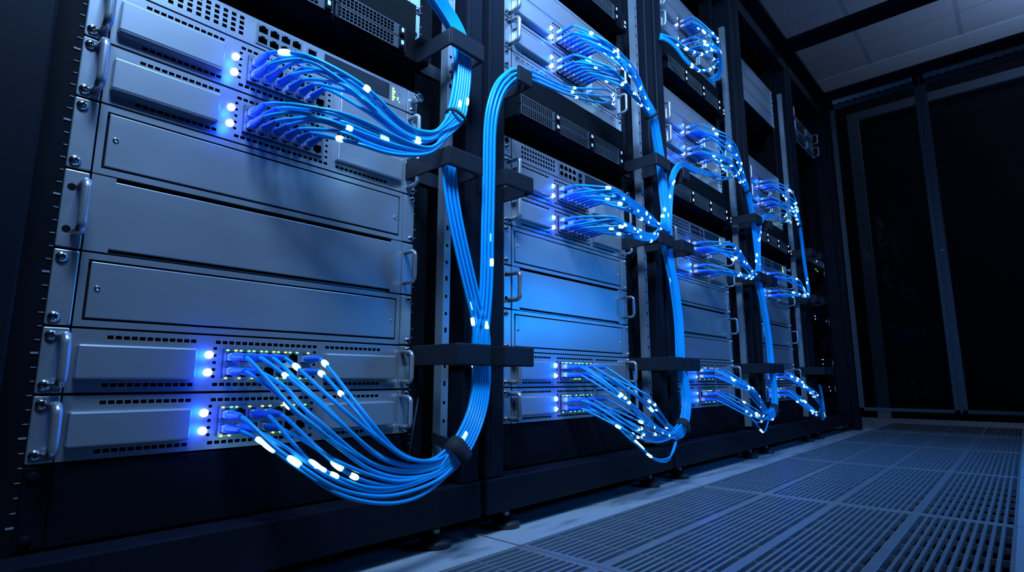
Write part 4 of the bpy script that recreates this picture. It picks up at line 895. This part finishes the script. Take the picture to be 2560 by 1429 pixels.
# ------------------------------------------------------------------ floor and grates
GX0, GP, GN = .747-.729*1, .729, 6
GYa, GYb = -.119, -.737
def floor():
    b = MB(); xe = GX0+GP*GN
    for x0, x1, y0, y1 in ((-2.5, 7, GYa, 1.6), (-2.5, 7, -3.2, GYb), (-2.5, GX0, GYb, GYa), (xe, 7, GYb, GYa)):
        b.box(x0, x1, y0, y1, -.03, 0, 'floor')
    return b
struct('floor', floor().mesh('floor'), 'pale blue grey floor tiles with dark veins')
struct('floor_base', MB().box(GX0-.3, GX0+GP*GN+.3, GYb-.3, GYa+.3, -.36, -.34, 'void').box(GX0-.3, GX0+GP*GN+.3, GYa+.25, GYa+.3, -.34, -.03, 'void').mesh('floor_base'), 'dark space under the floor grates')
def grate_mesh():
    b = MB(); L, Wd = GP-.003, GYa-GYb; e = .012; cw = (Wd-.018)/4
    for y0, y1 in ((0, .006), (Wd-.006, Wd)): b.box(0, L, y0, y1, -.028, 0, 'grate')
    for x0, x1 in ((0, e), (L-e, L)): b.box(x0, x1, .006, Wd-.006, -.028, 0, 'grate', .0006)
    for c in range(1, 4):
        y = .009 + cw*c; b.box(e, L-e, y-.0085, y+.0085, -.028, 0, 'grate', .0006)
    ns = 11
    for c in range(4):
        ya, yb = .009+cw*c + (.0085 if c else -.003), .009+cw*(c+1) - (.0085 if c < 3 else -.003)
        p = (yb-ya)/ns
        for i in range(ns):
            if i == 0: continue
            y = ya + p*i; b.box(e, L-e, y-.0026, y+.0026, -.010, -.0003, 'grate')
    nx = 8
    for i in range(1, nx):
        x = e + (L-2*e)/nx*i; b.box(x-.0013, x+.0013, .006, Wd-.006, -.012, -.0022, 'grate')
    return b
gm = grate_mesh().mesh('floor_grate')
gl = ['nearest slatted floor grate, cut off by the bottom of the picture', 'second slatted floor grate from the camera', 'third slatted floor grate from the camera',
      'fourth slatted floor grate from the camera', 'fifth slatted floor grate, in front of the aisle door', 'dark slatted floor grate beyond the aisle door']
for i in range(GN):
    tag(link('floor_grate', gm, None, (GX0+GP*i+.0015, GYb, 0)), gl[i], 'floor grate', 'slatted floor grates along the aisle')

# ------------------------------------------------------------------ containment roof, aisle door, ceiling, walls
RZ0, RZ1 = 1.944, 1.962
XE = 3.66
struct('trim_1', MB().box(-2., XE+.05, -.083, .02, RZ0, RZ1, 'frame', .002).mesh('trim_1'), 'black roof beam along the tops of the racks')
struct('trim_2', MB().box(3.535, XE+.05, -1.5, -.083, RZ0, RZ1, 'frame', .002).mesh('trim_2'), 'black roof beam over the aisle door')
struct('trim_3', MB().box(2.815, 2.942, -1.5, -.083, RZ0, RZ1, 'frame', .002).mesh('trim_3'), 'black cross beam of the aisle roof')
struct('trim_4', MB().box(1.20, 1.327, -1.5, -.083, RZ0, RZ1, 'frame', .002).mesh('trim_4'), 'nearer black cross beam of the aisle roof')
struct('trim_5', MB().box(-2., XE+.05, -1.60, -1.50, RZ0, RZ1, 'frame', .002).mesh('trim_5'), 'far roof beam across the aisle')
fil = MB()
for k in range(-1, 5): fil.box(off(k)+.135, off(k+1)+.055, -.030, -.024, TOPZ-.002, RZ0+.002, 'frame')
struct('trim_6', fil.mesh('trim_6'), 'black filler strip between rack tops and roof beam')
struct('window_1', MB().box(2.942, 3.535, -1.5, -.083, 1.951, 1.955, 'roofglass').mesh('window_1'), 'clear roof pane beside the aisle door')
struct('window_2', MB().box(1.327, 2.815, -1.5, -.083, 1.951, 1.955, 'roofglass').mesh('window_2'), 'clear roof pane nearer the camera')
struct('trim_7', MB().box(XE-.03, XE+.04, -.072, -.012, 0, RZ0, 'frame', .003).mesh('trim_7'), 'black corner post of the aisle door')
# two hung door leaves
def leaf(y0, y1):
    b = MB(); z0, z1 = .107, 1.918; w = .026
    b.box(XE-.012, XE+.012, y0, y0+w, z0, z1, 'doorframe', .002); b.box(XE-.012, XE+.012, y1-w, y1, z0, z1, 'doorframe', .002)
    b.box(XE-.012, XE+.012, y0, y1, z0, z0+.018, 'doorframe', .002); b.box(XE-.012, XE+.012, y0, y1, z1-.030, z1, 'doorframe', .002)
    return b
for n, (y0, y1, lb) in enumerate(((-.520, -.075, 'left smoked glass leaf of the aisle door'), (-1.10, -.5235, 'right smoked glass leaf of the aisle door'))):
    d = struct('door_%d' % (n+1), leaf(y0, y1).mesh('door_frame'), lb)
    g = link('glass_pane', MB().box(XE-.002, XE+.002, y0+.025, y1-.025, .124, 1.896, 'doorglass').mesh('glass_pane'), d)
    br = MB(); y = y1-.022
    while y > y0+.03:
        br.box(XE-.024+.004*(int(y*1e4) % 2), XE-.012, y-.0062, y, 1.921+.003*math.sin(y*900), 1.950, 'brush', .001); y -= .0085
    link('brush_strip', br.mesh('brush_strip'), d)
    hg = MB(); hg.cyl((XE-.020, y1-.014, 1.945), (-1, 0, 0), .0045, .004, 'chrome', 12); hg.cyl((XE-.014, y1-.006, .95), (-1, 0, 0), .004, .003, 'chrome', 12)
    link('hinge_screws', hg.mesh('hinge_screws'), d)
# mullion between the leaves
struct('trim_8', MB().box(XE-.016, XE+.016, -.5265, -.5165, .107, RZ0, 'doorframe', .001).mesh('trim_8'), 'slim post between the two door leaves')
# far portal, wall, ceiling
struct('trim_9', MB().box(4.90, 4.94, -.025, .055, 0, 2.37, 'portal', .003).box(4.90, 4.94, -2.6, -.025, 2.30, 2.37, 'portal', .003).mesh('trim_9'), 'grey portal frame beyond the aisle door')
struct('wall_back', MB().box(5.2, 5.3, -3.2, 1.7, 0, 2.7, 'wall').mesh('wall_back'), 'dark end wall beyond the door')
struct('baseboard_back', MB().box(4.95, 5.2, -3.2, 1.7, 0, .05, 'black').mesh('baseboard_back'), 'black plinth along the end wall')
struct('wall_left', MB().box(-2.5, 7, 1.6, 1.7, 0, 2.7, 'wall').mesh('wall_left'), 'dark wall behind the racks')
struct('ceiling', MB().box(-2.5, 7, -3.2, 1.7, 2.65, 2.70, 'ceiling').mesh('ceiling'), 'dim suspended ceiling of grey tiles')
struct('trim_10', MB().box(4.74, 5.2, -3.2, 1.7, 2.645, 2.651, 'bulkhead').mesh('trim_10'), 'pale ceiling strip beyond the tiles')

# ------------------------------------------------------------------ lights
def area(name, loc, target, size, power, col, sy=None, spread=PI):
    l = bpy.data.lights.new(name, 'AREA'); l.energy = power; l.color = col; l.size = size
    if sy: l.shape = 'RECTANGLE'; l.size_y = sy
    l.spread = spread
    o = bpy.data.objects.new(name, l); C.objects.link(o); o.location = loc
    o.rotation_euler = (Vector(target)-Vector(loc)).to_track_quat('-Z', 'Y').to_euler()
    return o
GLOW, WORLD, EXPO = .055, .002, 0.
# overhead lamp and an added fill for the far racks, outside the picture
area('ceiling_lamp', (.05, -.75, 1.85), (.42, -.05, 1.55), .5, 47, (.28, .54, 1.), .40, math.radians(116))
area('far_fill_light', (1.7, -1.4, 2.5), (1.5, -.1, .9), .7, 9.5, (.13, .40, 1.), .4, math.radians(105))
# added lights out of view above the aisle roof brighten the ceiling
for lx in (2.3, 4.0): area('ceiling_fill_light', (lx, -1.6, 2.12), (lx, -1.5, 2.65), .5, 11, (.36, .55, 1.), .3)
l = bpy.data.lights.new('door_fill_light', 'POINT'); l.energy = 9; l.color = (.30, .52, 1.); l.shadow_soft_size = .1  # added unseen point light, lifts the door profiles and ceiling
o = bpy.data.objects.new('door_fill_light', l); C.objects.link(o); o.location = (4.2, -1.7, 2.1)
# added blue light out of view, tints the nearer rack fronts
area('blue_fill_light', (2.25, -1.3, .64), (2.1, 0, .46), 1.15, 7, (.0, .25, 1.), .14)

# glow of the status lights on the metal round them
def glow(k, sw, p):
    h = .075
    for dz in (.0475, .0250):
        l = bpy.data.lights.new('status_glow', 'POINT'); l.energy = p; l.color = (.0, .055, 1.); l.shadow_soft_size = .006
        o = bpy.data.objects.new('status_glow', l); C.objects.link(o); o.location = (off(k)+.2745, -.026, Z[sw]+dz)
for k in range(4):
    for sw in ('m0', 'm1', 'm2', 'm3', 'm6', 'm7'):
        if k == 0 and sw in ('m6', 'm7'): continue
        glow(k, sw, GLOW)

# ------------------------------------------------------------------ camera and view
cd = bpy.data.cameras.new('camera'); cam = bpy.data.objects.new('camera', cd); C.objects.link(cam)
cd.sensor_fit = 'HORIZONTAL'; cd.sensor_width = 36; cd.lens = 1394.28/2560*36; cd.clip_start = .02; cd.clip_end = 50
cam.location = (0, -.78, .2746)
yaw, pit = math.radians(42.2780), math.radians(9.5516)
fw = Vector((math.cos(yaw)*math.cos(pit), math.sin(yaw)*math.cos(pit), math.sin(pit)))
cam.rotation_euler = fw.to_track_quat('-Z', 'Y').to_euler()
sc = bpy.context.scene; sc.camera = cam
w = bpy.data.worlds.new('world'); sc.world = w; w.use_nodes = True
w.node_tree.nodes['Background'].inputs[0].default_value = (.20, .42, 1., 1)
w.node_tree.nodes['Background'].inputs[1].default_value = WORLD
sc.view_settings.view_transform = 'Standard'; sc.view_settings.look = 'None'
sc.view_settings.exposure = EXPO; sc.view_settings.gamma = 1; sc.view_settings.use_curve_mapping = False
sc.cycles.use_denoising = True
sc.cycles.max_bounces = 6; sc.cycles.diffuse_bounces = 3; sc.cycles.glossy_bounces = 3; sc.cycles.transparent_max_bounces = 8
sc.cycles.sample_clamp_indirect = 3.
sc.cycles.caustics_reflective = False; sc.cycles.caustics_refractive = False
